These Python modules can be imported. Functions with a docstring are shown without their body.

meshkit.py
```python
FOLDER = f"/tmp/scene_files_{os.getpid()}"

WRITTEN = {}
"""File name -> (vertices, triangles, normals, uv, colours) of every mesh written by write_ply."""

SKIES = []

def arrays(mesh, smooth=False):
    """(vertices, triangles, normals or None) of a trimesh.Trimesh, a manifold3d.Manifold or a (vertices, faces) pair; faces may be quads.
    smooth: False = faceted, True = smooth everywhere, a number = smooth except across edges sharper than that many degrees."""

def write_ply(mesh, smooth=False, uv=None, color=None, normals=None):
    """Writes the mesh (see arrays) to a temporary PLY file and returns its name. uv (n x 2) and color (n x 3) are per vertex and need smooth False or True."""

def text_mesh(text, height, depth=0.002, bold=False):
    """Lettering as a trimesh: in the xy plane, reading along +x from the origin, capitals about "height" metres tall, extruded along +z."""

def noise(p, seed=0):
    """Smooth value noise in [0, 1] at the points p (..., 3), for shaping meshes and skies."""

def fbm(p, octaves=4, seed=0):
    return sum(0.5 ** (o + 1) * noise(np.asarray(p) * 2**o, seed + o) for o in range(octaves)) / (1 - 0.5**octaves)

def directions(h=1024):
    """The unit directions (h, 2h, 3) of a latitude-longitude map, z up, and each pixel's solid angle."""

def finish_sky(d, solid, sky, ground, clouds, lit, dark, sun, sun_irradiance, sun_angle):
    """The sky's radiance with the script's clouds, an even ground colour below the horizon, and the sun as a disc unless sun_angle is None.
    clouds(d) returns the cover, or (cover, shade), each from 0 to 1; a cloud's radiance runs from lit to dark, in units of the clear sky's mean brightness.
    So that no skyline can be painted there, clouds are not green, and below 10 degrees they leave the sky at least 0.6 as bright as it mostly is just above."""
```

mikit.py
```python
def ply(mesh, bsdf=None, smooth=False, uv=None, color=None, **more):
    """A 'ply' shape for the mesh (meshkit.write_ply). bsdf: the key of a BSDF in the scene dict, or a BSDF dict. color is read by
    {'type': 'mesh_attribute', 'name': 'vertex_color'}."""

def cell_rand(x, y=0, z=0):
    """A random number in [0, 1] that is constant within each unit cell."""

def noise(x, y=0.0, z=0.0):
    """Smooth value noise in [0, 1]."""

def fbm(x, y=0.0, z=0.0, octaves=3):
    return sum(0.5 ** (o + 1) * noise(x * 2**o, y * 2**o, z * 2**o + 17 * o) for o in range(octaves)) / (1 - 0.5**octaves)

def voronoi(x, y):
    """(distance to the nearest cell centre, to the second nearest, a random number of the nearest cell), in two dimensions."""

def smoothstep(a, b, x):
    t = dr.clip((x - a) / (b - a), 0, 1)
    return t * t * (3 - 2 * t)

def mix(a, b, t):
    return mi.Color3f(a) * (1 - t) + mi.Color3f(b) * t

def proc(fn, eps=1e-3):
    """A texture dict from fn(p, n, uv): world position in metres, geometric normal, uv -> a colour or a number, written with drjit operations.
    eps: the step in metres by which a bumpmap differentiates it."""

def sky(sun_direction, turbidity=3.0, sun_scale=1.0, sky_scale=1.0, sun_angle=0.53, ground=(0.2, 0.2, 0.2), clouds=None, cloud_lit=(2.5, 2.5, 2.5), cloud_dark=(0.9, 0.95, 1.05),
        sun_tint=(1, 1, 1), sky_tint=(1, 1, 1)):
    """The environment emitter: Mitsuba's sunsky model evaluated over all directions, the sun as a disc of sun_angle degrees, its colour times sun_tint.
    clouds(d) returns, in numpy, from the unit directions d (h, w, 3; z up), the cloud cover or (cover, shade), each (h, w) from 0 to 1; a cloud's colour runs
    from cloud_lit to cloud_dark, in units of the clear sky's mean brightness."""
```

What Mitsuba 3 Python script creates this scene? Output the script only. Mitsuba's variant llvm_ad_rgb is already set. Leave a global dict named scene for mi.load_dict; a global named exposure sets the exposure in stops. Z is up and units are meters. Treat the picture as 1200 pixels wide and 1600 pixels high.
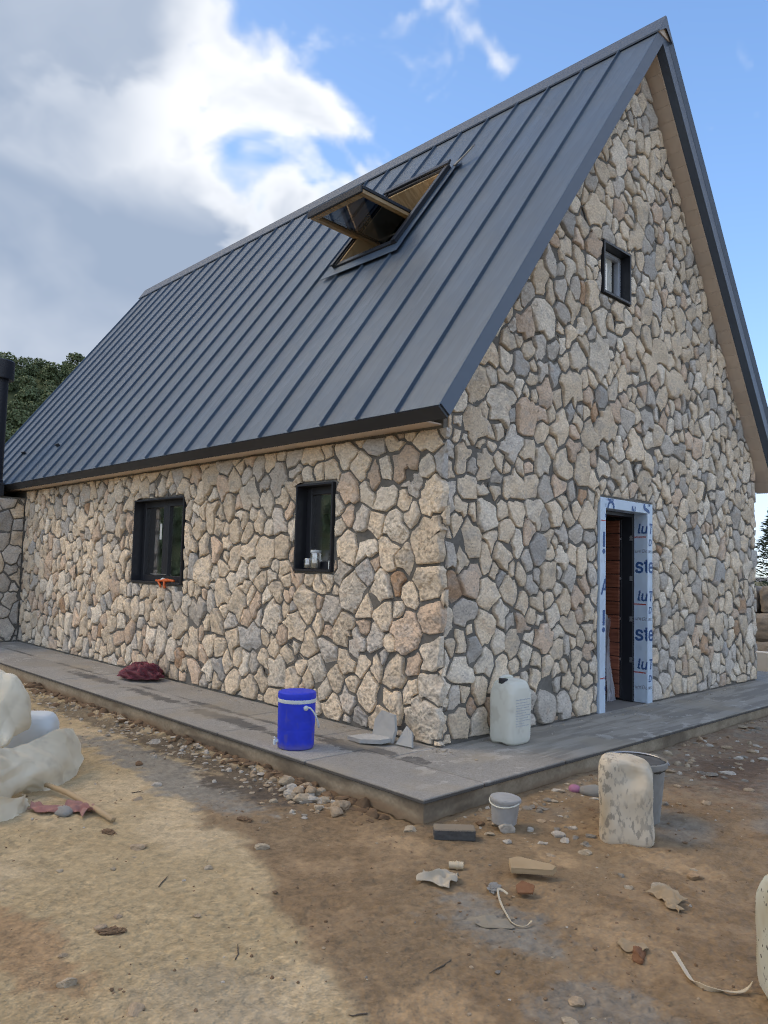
import math, random
import numpy as np, trimesh, manifold3d as m3
import drjit as dr
import mitsuba as mi
import mikit, meshkit
from shapely.geometry import Polygon, MultiPolygon, box as sbox
from shapely.ops import unary_union
from scipy.spatial import Voronoi, cKDTree
from scipy.ndimage import zoom as nzoom
T = mi.ScalarTransform4f
scene, labels = {'type': 'scene'}, {}
rng = np.random.default_rng(7)
random.seed(7)

# ---------------------------------------------------------------- camera, sky, exposure
CAM = np.array([4.0718, -4.4959, 1.3772])
FWD = np.array([-0.7234, 0.6866, 0.0725]); UP = np.array([0.035, -0.068, 0.997])
scene['camera'] = {'type': 'perspective', 'fov': 2*math.degrees(math.atan(600/1196.08)), 'fov_axis': 'x', 'near_clip': 0.05, 'far_clip': 4000.0,
                   'to_world': T().look_at(origin=CAM.tolist(), target=(CAM+FWD).tolist(), up=UP.tolist())}
exposure = 2.88
SUN = (-0.62, -0.50, 0.95)

def clouds(d):
    x, y, z = d[..., 0], d[..., 1], d[..., 2]
    az = np.degrees(np.arctan2(y, x)) % 360
    el = np.degrees(np.arcsin(np.clip(z, -1, 1)))
    sm = lambda a, b, t: (lambda u: u*u*(3-2*u))(np.clip((t-a)/(b-a), 0, 1))
    P = d*np.array([1, 1, 1.25])
    w = np.stack([meshkit.fbm(P*5 + k, 4, 11 + i) - 0.5 for i, k in enumerate((5.0, 19.0, 33.0))], -1)
    Q = P + 0.16*w
    big = meshkit.fbm(Q*3.2 + 3.1, 3, 21)
    mid = meshkit.fbm(Q*9.0 + 7.7, 6, 23)
    fine = meshkit.fbm(Q*24.0 + 2.2, 5, 29)
    # the edge of the bank: a lobe of cloud standing in front of clear sky
    edge = (az - 135.0)/10.0 - 1.1*np.clip((el - 32.5)/4.0, 0, 3)*np.clip(1.2 - np.abs(az - 149)/12, 0, 1)
    edge = edge + (mid - 0.5)*4.2 + (fine - 0.5)*1.8
    edge = edge + 2.2*np.clip((az - 155)/6, 0, 1)
    bank = sm(-0.15, 0.85, edge)*(az > 100)
    puff = 0.45*sm(0.66, 0.80, mid*0.6 + fine*0.4 + 0.05*np.clip(1 - el/12, 0, 1))
    low = 0.5*sm(14, 1, el)
    behind = sm(225, 255, az) + sm(92, 60, az)*(az < 100)
    broken = sm(0.40, 0.56, 0.6*big + 0.4*mid)  # cloud out of view, added and thickened to whiten the light on the gable
    cover = np.maximum.reduce([bank*(1-behind) + behind*broken, puff, low*0.9])
    inner = np.clip((edge - 0.4)/2.4, 0, 1)
    veil = sm(150, 156, az + 8*(mid-.5))*sm(28.5, 32.5, el + 0.35*(az-158) + 9*(mid-.5))                # the grey sheet overhead on the left
    base = sm(30.5, 23.5, el + 14*(big - 0.5) + 7*(mid - 0.5) - 0.3*np.clip(az-158, 0, 9))*np.clip(inner*2.0, 0, 1)       # the grey underside
    shade = 0.12 + 0.30*inner*sm(.45, .6, big) + 1.5*(mid - 0.5)*np.clip(inner*2.5, 0, 1) - 0.7*(fine - 0.5)
    shade = np.maximum(shade, sm(151, 160, az)*(.70 + 1.0*(mid - .5) + .5*(big-.5)))
    shade = np.clip(np.maximum.reduce([shade, (0.90 + 0.5*(big-.5) + .25*(mid-.5))*veil, (0.97 + 0.55*(mid-.5) + 0.55*(big-.5))*base]), 0, 1)
    shade = np.where(behind > 0.5, 0.30 + 0.5*(mid-0.5), shade)
    return np.clip(cover, 0, 1), np.clip(shade, 0, 1)

scene['sky'] = mikit.sky(SUN, turbidity=3, sun_scale=0.12, sun_angle=26, clouds=clouds, cloud_lit=(1.58, 1.61, 1.66), cloud_dark=(0.55, 0.68, 0.90),
                         sun_tint=(1.0, 0.88, 0.68))

# ---------------------------------------------------------------- helpers
def nkey(name):
    if name not in scene and name not in labels: return name
    i = 1
    while f'{name}_{i:03d}' in scene or f'{name}_{i:03d}' in labels: i += 1
    return f'{name}_{i:03d}'
def add(name, mesh, mat, smooth=False, uv=None, **more):
    k = nkey(name)
    scene[k] = mikit.ply(mesh, mat, smooth=smooth, uv=uv, **more)
    return k
def thing(name, label, category, group=None):
    k = nkey(name)
    labels[k] = {'label': label, 'category': category}
    if group: labels[k]['group'] = group
    return k
def obj(name, label, category, mesh, mat, smooth=False, uv=None, group=None):
    k = add(name, mesh, mat, smooth, uv)
    labels[k] = {'label': label, 'category': category}
    if group: labels[k]['group'] = group
    return k
def structure(name, mesh, mat, smooth=False, label=None, uv=None):
    k = add(name, mesh, mat, smooth, uv)
    labels[k] = {'kind': 'structure'}
    if label: labels[k]['label'] = label
    return k
cat = trimesh.util.concatenate
def tm(man):
    m = man.to_mesh(); return trimesh.Trimesh(m.vert_properties[:, :3], m.tri_verts, process=False)
def bx(x0, x1, y0, y1, z0, z1, c=0.0):
    """A box, its edges chamfered by c."""
    if c <= 0:
        b = trimesh.creation.box((x1-x0, y1-y0, z1-z0)); b.apply_translation(((x0+x1)/2, (y0+y1)/2, (z0+z1)/2)); return b
    pts = []
    for a in (0, 1):
        for b in (0, 1):
            for e in (0, 1):
                p = np.array([(x0, x1)[a], (y0, y1)[b], (z0, z1)[e]]); s = np.array([1-2*a, 1-2*b, 1-2*e])*c
                for k in range(3):
                    o = s.copy(); o[k] = 0; pts.append(p + o)
    return trimesh.convex.convex_hull(np.array(pts))
def frame_box(o, ex, ey, ez, sx, sy, sz, c=0.0):
    """A box from the corner o, spanning sx, sy, sz along the axes ex, ey, ez."""
    b = bx(0, sx, 0, sy, 0, sz, c)
    M = np.eye(4); M[:3, 0], M[:3, 1], M[:3, 2], M[:3, 3] = ex, ey, ez, o
    b.apply_transform(M)
    return b
def loft(rings, close=True):
    """A closed skin over rings of equal point count."""
    n = len(rings[0]); V = np.vstack(rings); F = []
    for i in range(len(rings)-1):
        for j in range(n):
            a, b = i*n+j, i*n+(j+1) % n
            F += [(a, b, b+n), (a, b+n, a+n)]
    if close:
        c0, c1 = len(V), len(V)+1
        V = np.vstack([V, rings[0].mean(0), rings[-1].mean(0)])
        L = (len(rings)-1)*n
        for j in range(n):
            F += [(c0, (j+1) % n, j), (c1, L+j, L+(j+1) % n)]
    m = trimesh.Trimesh(V, np.array(F), process=False)
    if m.volume < 0: m.invert()
    return m
def lathe(profile, n=40):
    t = np.arange(n)*2*np.pi/n
    return loft([np.stack([r*np.cos(t), r*np.sin(t), 0*t+z], 1) for r, z in profile])
def sup(a, b, z, e=4.0, n=48, cx=0, cy=0):
    t = np.arange(n)*2*np.pi/n; c, s = np.cos(t), np.sin(t)
    return np.stack([cx+a*np.sign(c)*np.abs(c)**(2/e), cy+b*np.sign(s)*np.abs(s)**(2/e), 0*t+z], 1)
def tube(path, r, n=10):
    path = np.array(path, float); rs = np.broadcast_to(r, len(path)); rings = []
    for i, p in enumerate(path):
        d = path[min(i+1, len(path)-1)] - path[max(i-1, 0)]; d /= np.linalg.norm(d)
        a = np.cross(d, [0, 0, 1] if abs(d[2]) < 0.9 else [1, 0, 0]); a /= np.linalg.norm(a); b = np.cross(d, a)
        t = np.arange(n)*2*np.pi/n
        rings.append(p + rs[i]*(np.cos(t)[:, None]*a + np.sin(t)[:, None]*b))
    return loft(rings)
def put(mesh, loc=(0, 0, 0), rz=0, rx=0, ry=0, s=1):
    m = mesh.copy(); M = trimesh.transformations
    m.apply_transform(M.translation_matrix(loc) @ M.rotation_matrix(rz, [0, 0, 1]) @ M.rotation_matrix(ry, [0, 1, 0]) @ M.rotation_matrix(rx, [1, 0, 0]) @ M.scale_matrix(s) if np.isscalar(s) else np.eye(4))
    return m
def jitter(mesh, amp, freq, seed=0, octaves=3):
    v = mesh.vertices; n = mesh.vertex_normals
    mesh.vertices = v + n*((meshkit.fbm(v*freq + 31.7, octaves, seed) - 0.5)*2*amp)[:, None]
    return mesh
def uvc(mesh, a, b): return np.tile([a, b], (len(mesh.vertices), 1))

# ---------------------------------------------------------------- materials
N, F, SS, MIX, VOR = mikit.noise, mikit.fbm, mikit.smoothstep, mikit.mix, mikit.voronoi
def mat(name, base, rough=0.6, bump=None, scale=0.004, two=True, eps=2e-3, **more):
    b = {'type': 'principled', 'base_color': mikit.proc(base) if callable(base) else {'type': 'rgb', 'value': list(base)},
         'roughness': mikit.proc(rough) if callable(rough) else rough, **more}
    if bump is not None:
        b = {'type': 'bumpmap', 'arbitrary': mikit.proc(bump, eps=eps), 'scale': scale, 'nested': b}
    scene[name] = {'type': 'twosided', 'nested': b} if two else b

def c_stone(p, n, uv):
    t, r = uv.x, uv.y
    c = MIX((.71, .62, .485), (.64, .52, .405), SS(.30, .36, t))          # cream, then tan pink
    c = MIX(c, (.56, .535, .485), SS(.50, .54, t))                        # grey
    c = MIX(c, (.74, .685, .58), SS(.74, .78, t))                         # pale
    c = MIX(c, (.46, .46, .445), SS(.86, .88, t))                         # blue grey
    c = MIX(c, (.47, .33, .22), SS(.95, .96, t))                        # rust
    q = p + 13.0*r
    b = F(q.x*11, q.y*11, q.z*11, 3)
    f = F(q.x*70, q.y*70, q.z*70, 2)
    s = N(q.x*150, q.y*150, q.z*150)
    c = MIX(c, (.52, .385, .27), SS(.60, .82, b)*.35)
    c = MIX(c, (.42, .41, .385), SS(.50, .28, b)*.45)
    c = c*mi.Color3f(1.06, 1.02, .975)*(0.66 + 0.70*f)*(0.82+0.30*r)
    c = c*(1 - 0.55*SS(.72, .90, s)*SS(.45, .6, N(q.x*35, q.y*35, q.z*35)))
    return c
def h_stone(p, n, uv):
    q = p + 13.0*uv.y
    return F(q.x*45, q.y*45, q.z*45, 3)*1.2 + F(q.x*130, q.y*130, q.z*130, 2)*0.7
mat('mat_stone', c_stone, 0.95, h_stone, 0.008)
def c_mortar(p, n, uv):
    f = F(p.x*40, p.y*40, p.z*40, 3); b = F(p.x*3, p.y*3, p.z*3, 2)
    return mi.Color3f(.160, .152, .136)*(0.6+0.5*f+0.35*b)
mat('mat_mortar', c_mortar, 0.95, lambda p, n, uv: F(p.x*60, p.y*60, p.z*60, 3), 0.006)
def c_chip(p, n, uv):
    t = uv.x
    c = MIX((.43, .36, .26), (.40, .28, .17), SS(.3, .4, t)); c = MIX(c, (.50, .46, .39), SS(.6, .66, t)); c = MIX(c, (.27, .245, .205), SS(.84, .86, t)); c = MIX(c, (.20, .125, .07), SS(.93, .94, t))
    f = F(p.x*60, p.y*60, p.z*60, 3)
    return c*(0.48+0.66*f)
mat('mat_chip', c_chip, 0.92)
def damp(p):
    """1 on the damp side of the drying edge that runs across the yard."""
    e = p.y + 2.03 + 0.15*p.x + 0.055*p.x*p.x + (F(p.x*1.7, p.y*1.7, 0, 3)-.5)*.36 + (F(p.x*9, p.y*9, 3, 3)-.5)*.10
    return SS(-.06, .07, e)*SS(-.75, -.10, p.x + (F(p.x*2.3, p.y*2.3, 5, 3)-.5)*.7)
def spot(p, x, y, rx, ry, w=.7):
    d = dr.sqrt(dr.square((p.x-x)/rx) + dr.square((p.y-y)/ry)) + (F(p.x*5+x, p.y*5, y, 3)-.5)*1.5 + (F(p.x*19+x, p.y*19, y, 3)-.5)*1.2
    return SS(1.15, 1.15-w, d)
def c_ground(p, n, uv):
    a = F(p.x*1.1, p.y*1.1, 0, 3); b = F(p.x*6, p.y*6, 1, 3); f = F(p.x*38, p.y*38, p.z*38, 3); g = N(p.x*120, p.y*120, p.z*120)
    dry = MIX((.395, .305, .175), (.475, .375, .232), SS(.35, .65, a)); dry = MIX(dry, (.375, .28, .155), SS(.5, .75, b)*.6)
    wet = MIX((.205, .134, .070), (.275, .187, .104), SS(.35, .65, b)); wet = MIX(wet, (.20, .14, .078), SS(.45, .6, a)*.5)
    c = MIX(dry, wet, damp(p)*.93)
    for x, y, rx, ry in ((2.36, -1.43, .34, .17), (1.02, -1.36, .26, .10), (2.12, -.47, .26, .14), (1.70, -.92, .22, .10), (2.28, -2.45, .26, .16)):
        c = MIX(c, (.36, .25, .14), spot(p, x, y, rx, ry)*.85)
    grey = MIX((.20, .185, .155), (.25, .235, .20), b)
    m = dr.maximum(dr.maximum(spot(p, -1.5, -1.66, 1.5, .24), spot(p, -.75, -1.72, .8, .26)), dr.maximum(spot(p, 1.95, -1.72, .36, .20)*.9, spot(p, 2.65, -1.95, .3, .22)*.7))
    m = dr.maximum(m, SS(-.5, .5, p.y+.2+(b-.5))*SS(1.0, 1.5, p.x+.3)*SS(.40, .62, F(p.x*1.6, p.y*1.6, 7, 3))*.75)
    m = dr.maximum(m, SS(.4, 1.6, p.y)*.55)
    m = dr.maximum(m, spot(p, 1.75, -2.95, .45, .2)*.3)
    c = MIX(c, grey, m*.9)
    dk = dr.maximum(dr.maximum(spot(p, -1.6, -1.32, 1.6, .16), spot(p, -.55, -1.42, .75, .22)), dr.maximum(spot(p, 1.52, 1.75, .30, .62), spot(p, .95, -1.02, .3, .1)*.6))
    dk = dr.maximum(dk, spot(p, -3.6, -1.30, 1.6, .14)*.8)
    c = MIX(c, (.075, .060, .046), dk*.85)
    c = MIX(c, (.245, .125, .06), spot(p, .75, -3.35, .55, .18)*.5)
    c = MIX(c, (.235, .13, .065), spot(p, 1.6, 2.5, .8, 1.6)*.5)
    c = MIX(c, (.12, .13, .075), SS(14, 40, dr.sqrt(p.x*p.x+p.y*p.y))*.8)
    h = F(p.x*17, p.y*17, 5, 3)
    return c*(0.40+0.62*f+0.24*g+.30*h)
mat('mat_ground', c_ground, lambda p, n, uv: 0.95-0.25*damp(p), lambda p, n, uv: F(p.x*30, p.y*30, p.z*30, 4)*1.5 + N(p.x*140, p.y*140, p.z*140)*.3, 0.020)
def c_clod(p, n, uv): return MIX((.13, .085, .05), (.235, .155, .09), F(p.x*20, p.y*20, p.z*20, 3))*(.7+.6*uv.x)
mat('mat_clod', c_clod, 0.95)
def c_granite(p, n, uv):
    s = N(p.x*170, p.y*170, p.z*170); f = F(p.x*60, p.y*60, p.z*60, 2); b = F(p.x*2.5, p.y*2.5, uv.y*9, 3)
    c = MIX((.215, .21, .196), (.31, .30, .277), b)*(0.72+0.34*s+.25*f)*(.90+.2*uv.x)
    c = MIX(c, (.26, .24, .20), SS(.52, .75, F(p.x*1.7, p.y*1.7, 4, 4))*.55)
    # cement film trowelled over the gable strip
    st = F(p.x*16, p.y*2.2 + p.x*1.5, 3, 4)
    film = SS(-.1, .35, p.y-.15+(b-.5)*.5)*SS(-.05, .1, p.x)
    c = MIX(c, MIX((.185, .175, .155), (.30, .285, .25), SS(.38, .66, st)), film*.75)
    w = dr.maximum(dr.maximum(spot(p, -.52, -.52, .32, .10, .5), spot(p, -.20, -.44, .34, .08, .5)), dr.maximum(spot(p, -.95, -.75, .30, .05, .5), spot(p, .18, -.42, .12, .07, .4)))
    w = dr.maximum(w, dr.maximum(spot(p, -3.4, -.66, .75, .09, .5), spot(p, -4.9, -.66, .6, .09, .5)))
    w = dr.maximum(w, dr.maximum(spot(p, -1.8, -.70, .7, .10, .5), spot(p, -2.5, -.5, .5, .06, .5)))
    jn = SS(.045, .004, dr.abs(p.y+.488) + (F(p.x*7, p.y*7, 8, 3)-.5)*.06)*SS(.40, .58, F(p.x*1.3, 4, 0, 3))*SS(.6, .2, p.x)
    w = dr.maximum(w, jn)
    c = MIX(c, (.060, .060, .060), w*.75)
    sp_ = SS(.60, .70, F(p.x*13, p.y*9, 6, 4))*SS(.50, .62, F(p.x*1.1, p.y*1.1, 9, 3)); c = MIX(c, (.42, .41, .38), sp_*.6)
    c = MIX(c, (.30, .265, .205), SS(.52, .78, F(p.x*2.4, p.y*2.4, 12, 4))*.5)
    edge = SS(-.006, -.014, p.z)
    return MIX(c, (.05, .05, .05), edge*.85)
mat('mat_granite', c_granite, 0.75, lambda p, n, uv: F(p.x*90, p.y*90, p.z*90, 3), 0.003)
def c_riser(p, n, uv):
    s = F((p.x+p.y)*9, p.z*1.5, 2, 3); f = F(p.x*50, p.y*50, p.z*50, 2); b = F(p.x*1.6+p.y*1.6, p.z*8, 1, 3)
    c = MIX((.25, .205, .145), (.40, .345, .255), s)*(.7+.5*f)
    c = MIX(c, (.09, .07, .05), SS(.52, .75, b)*.6)
    return MIX(c, (.24, .165, .10), SS(-.085, -.17, p.z + (b-.5)*.12)*.8)
mat('mat_riser', c_riser, 0.9, lambda p, n, uv: F(p.x*50, p.y*50, p.z*50, 3), 0.004)
def c_metal(p, n, uv):
    st = F(p.x*55, p.y*1.2, p.z*1.2, 2); d = F(p.x*2.1, p.y*.8, p.z*.8, 3)
    return mi.Color3f(.090, .130, .185)*(0.80 + .22*st + .24*d)*(.94+.12*uv.x)
mat('mat_roof', c_metal, lambda p, n, uv: .34+.14*F(p.x*3, p.y*3, p.z*3, 3), metallic=0.35, specular=0.55)
mat('mat_fascia', (.030, .034, .042), .38, metallic=.3, specular=.5)
mat('mat_trim', (.085, .112, .155), .4, metallic=.35, specular=.55)
mat('mat_black', (.020, .022, .028), .38)
mat('mat_flue', (.017, .017, .022), .45)
def c_soffit(p, n, uv): return MIX((.56, .455, .36), (.60, .49, .39), F(p.x*30, p.y*3, p.z*3, 3))*(.95+.1*uv.x)
mat('mat_soffit', c_soffit, .6)
def c_pine(p, n, uv): return MIX((.46, .33, .18), (.36, .24, .12), SS(.4, .65, F(p.x*45, p.y*5, p.z*5, 3)))
mat('mat_pine', c_pine, .5)
def c_doorwood(p, n, uv): return MIX((.30, .105, .058), (.19, .06, .034), SS(.35, .7, F(p.x*4, p.y*4, p.z*60, 3)))*(.85+.3*uv.x)
mat('mat_doorwood', c_doorwood, .42)
mat('mat_film', lambda p, n, uv: MIX((.50, .62, .76), (.58, .69, .81), F(p.x*14, p.y*14, p.z*2, 2)), .35, lambda p, n, uv: F(p.x*9, p.y*9, p.z*3, 3), .012)
mat('mat_ink', (.035, .095, .26), .45)
mat('mat_redink', (.42, .08, .07), .45)
mat('mat_greyink', (.14, .16, .22), .5)
mat('mat_blue', lambda p, n, uv: MIX(mi.Color3f(.015, .040, .60)*(.85+.25*F(p.x*20, p.y*20, p.z*20, 3)), (.16, .14, .20), dr.minimum(1, SS(.07, .0, p.z + (F(p.x*30, p.y*30, p.z*10, 3)-.5)*.05)*.5 + SS(.60, .75, F(p.x*26, p.y*26, p.z*11, 4))*.25)), lambda p, n, uv: .28+.3*F(p.x*24, p.y*24, p.z*24, 3), specular=.5)
mat('mat_whiteplastic', lambda p, n, uv: MIX((.66, .665, .585), (.44, .42, .35), SS(.52, .74, F(p.x*14, p.y*14, p.z*9, 4))*.4), .45)
mat('mat_dirtyplastic', lambda p, n, uv: MIX(MIX((.56, .50, .39), (.44, .36, .24), SS(.4, .65, F(p.x*7, p.y*7, p.z*3, 3))), (.13, .12, .10),
    SS(.50, .66, F(p.x*70, p.y*70, p.z*26, 4))*SS(.36, .58, F(p.x*6, p.y*6, p.z*5, 3))*.62), .6, lambda p, n, uv: F(p.x*22, p.y*22, p.z*12, 3), .012)
mat('mat_agedplastic', lambda p, n, uv: MIX(MIX((.50, .51, .43), (.42, .39, .28), SS(.4, .65, F(p.x*7, p.y*7, p.z*4, 3))), (.07, .07, .065),
    SS(.74, .80, N(p.x*85, p.y*85, p.z*70))*SS(.45, .6, N(p.x*13, p.y*13, p.z*13))*.9), .5)
mat('mat_cement', lambda p, n, uv: MIX((.20, .20, .19), (.29, .285, .265), F(p.x*18, p.y*18, p.z*18, 4)), .85, lambda p, n, uv: F(p.x*40, p.y*40, p.z*40, 3), .006)
mat('mat_greyplastic', lambda p, n, uv: MIX((.38, .39, .39), (.28, .28, .27), F(p.x*25, p.y*25, p.z*25, 3)), .55)
mat('mat_wetcement', lambda p, n, uv: MIX((.06, .06, .058), (.11, .11, .105), F(p.x*30, p.y*30, p.z*30, 3)), .7, lambda p, n, uv: F(p.x*40, p.y*40, p.z*40, 3), .01)
def c_tarp(p, n, uv): return MIX(MIX((.66, .61, .475), (.56, .50, .37), SS(.4, .68, F(p.x*3.2, p.y*3.2, p.z*3.2, 4))), (.42, .37, .28), SS(.52, .80, F(p.x*8, p.y*8, p.z*8, 4))*.6)
mat('mat_tarp', c_tarp, .5, lambda p, n, uv: F(p.x*16, p.y*16, p.z*16, 4), .008)
mat('mat_bluewhite', lambda p, n, uv: mi.Color3f(.60, .66, .69)*(.9+.2*F(p.x*9, p.y*9, p.z*9, 2)), .4)
def c_scarf(p, n, uv):
    a = N(uv.x*36, 1, 0); s = SS(.1, .3, dr.abs(dr.sin(uv.x*42)))*SS(.1, .3, dr.abs(dr.sin(uv.y*48)))
    return MIX((.02, .014, .02), MIX((.20, .035, .05), (.17, .075, .095), a), .10+.90*s)
mat('mat_scarf', c_scarf, .9)
mat('mat_redcloth', lambda p, n, uv: MIX((.30, .11, .10), (.29, .20, .17), F(p.x*18, p.y*18, p.z*18, 3)), .85)
mat('mat_pink', (.36, .16, .27), .6)
mat('mat_orange', (.62, .13, .03), .5)
mat('mat_slab', lambda p, n, uv: MIX((.42, .43, .42), (.34, .35, .345), F(p.x*25, p.y*25, p.z*25, 4)), .8, lambda p, n, uv: F(p.x*45, p.y*45, p.z*45, 3), .004)
mat('mat_dustyboard', lambda p, n, uv: MIX((.29, .265, .215), (.22, .19, .14), F(p.x*25, p.y*25, p.z*25, 3)), .9)
mat('mat_timber', lambda p, n, uv: MIX((.44, .34, .21), (.33, .235, .13), F(p.x*11, p.y*11, p.z*60, 3)), .75)
mat('mat_card2', lambda p, n, uv: MIX((.48, .44, .36), (.36, .31, .23), F(p.x*22, p.y*22, p.z*22, 3)), .85)
mat('mat_card', lambda p, n, uv: MIX((.37, .29, .19), (.29, .22, .135), F(p.x*25, p.y*25, p.z*25, 3)), .85)
mat('mat_rust', lambda p, n, uv: MIX((.17, .075, .035), (.23, .12, .06), F(p.x*50, p.y*50, p.z*50, 3)), .85)
mat('mat_concreteblock', lambda p, n, uv: MIX(MIX((.055, .055, .055), (.10, .10, .097), F(p.x*70, p.y*70, p.z*70, 3)), (.27, .22, .155), SS(.4, .8, n.z)*.75), .9, lambda p, n, uv: F(p.x*60, p.y*60, p.z*60, 3), .008)
mat('mat_cream', (.55, .47, .33), .5)
mat('mat_steel', (.55, .56, .58), .35, metallic=.8)
mat('mat_palealu', (.42, .46, .52), .4, metallic=.25)
mat('mat_paper', (.62, .66, .66), .7)
mat('mat_whitepanel', lambda p, n, uv: mi.Color3f(.80, .80, .74)*(.8+.3*F(p.y*30, 0, p.z*2, 2)), .85)
mat('mat_interior', (.16, .15, .14), .9)
def c_leaf(p, n, uv): return MIX((.075, .110, .048), (.175, .205, .095), uv.x)*(.7+.6*uv.y)
mat('mat_leaf', c_leaf, .7)
mat('mat_pineleaf', lambda p, n, uv: MIX((.030, .050, .030), (.060, .085, .045), uv.x), .7)
mat('mat_bark', (.10, .08, .06), .9)
mat('mat_hill', lambda p, n, uv: MIX((.040, .060, .024), (.085, .10, .042), F(p.x*.15, p.y*.15, p.z*.15, 4)), .95)
mat('mat_boulder', lambda p, n, uv: MIX((.19, .165, .135), (.32, .29, .25), F(p.x*4+uv.x*9, p.y*4, p.z*6, 4)), .9, lambda p, n, uv: F(p.x*9, p.y*9, p.z*9, 4), .05)
mat('mat_kerb', (.55, .54, .50), .8)
scene['mat_pane'] = {'type': 'thindielectric', 'int_ior': 2.3}
scene['mat_tintedpane'] = {'type': 'thindielectric', 'int_ior': 2.5, 'specular_transmittance': {'type': 'rgb', 'value': [.05, .065, .09]}}
scene['mat_clearplastic'] = {'type': 'thindielectric', 'int_ior': 1.45}
scene['mat_plasticwrap'] = {'type': 'principledthin', 'base_color': {'type': 'rgb', 'value': [.85, .85, .88]}, 'roughness': .3, 'spec_trans': .5, 'eta': 1.3, 'diff_trans': .6}

# ---------------------------------------------------------------- the house: shell
L, W, HW = 9.43, 6.312, 2.55                     # long wall, gable width, wall height under the eave
EY, EZ, RZ = -0.3636, 2.5929, 7.4404             # eave edge and ridge
GX, XF = 0.281, -11.99                           # roof ends
AL = math.atan2(RZ-EZ, W/2-EY); CA, SA = math.cos(AL), math.sin(AL)
SL = math.hypot(RZ-EZ, W/2-EY)
XAX = np.array([1.0, 0, 0]); SAX = np.array([0, CA, SA]); NAX = np.array([0, -SA, CA])        # near slope: along the eave, up the slope, out
SAX2 = np.array([0, -CA, SA]); NAX2 = np.array([0, SA, CA])
house = thing('stone_house', 'steep-roofed stone-clad house with dark standing seam metal roof and open roof window', 'house')
def roof_z(y): return EZ + (min(y, W-y)-EY)*math.tan(AL)
TH = 0.30
apex = roof_z(W/2) - 0.26
gable_pts = [(0, -0.2), (W, -0.2), (W, roof_z(W)-0.26), (W/2, apex), (0, roof_z(0)-0.26)]
WIN1, WIN2 = (-5.312, -4.05, 1.125, 2.152), (-1.862, -1.325, 1.335, 2.146)     # x0 x1 z0 z1 on the long wall
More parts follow.
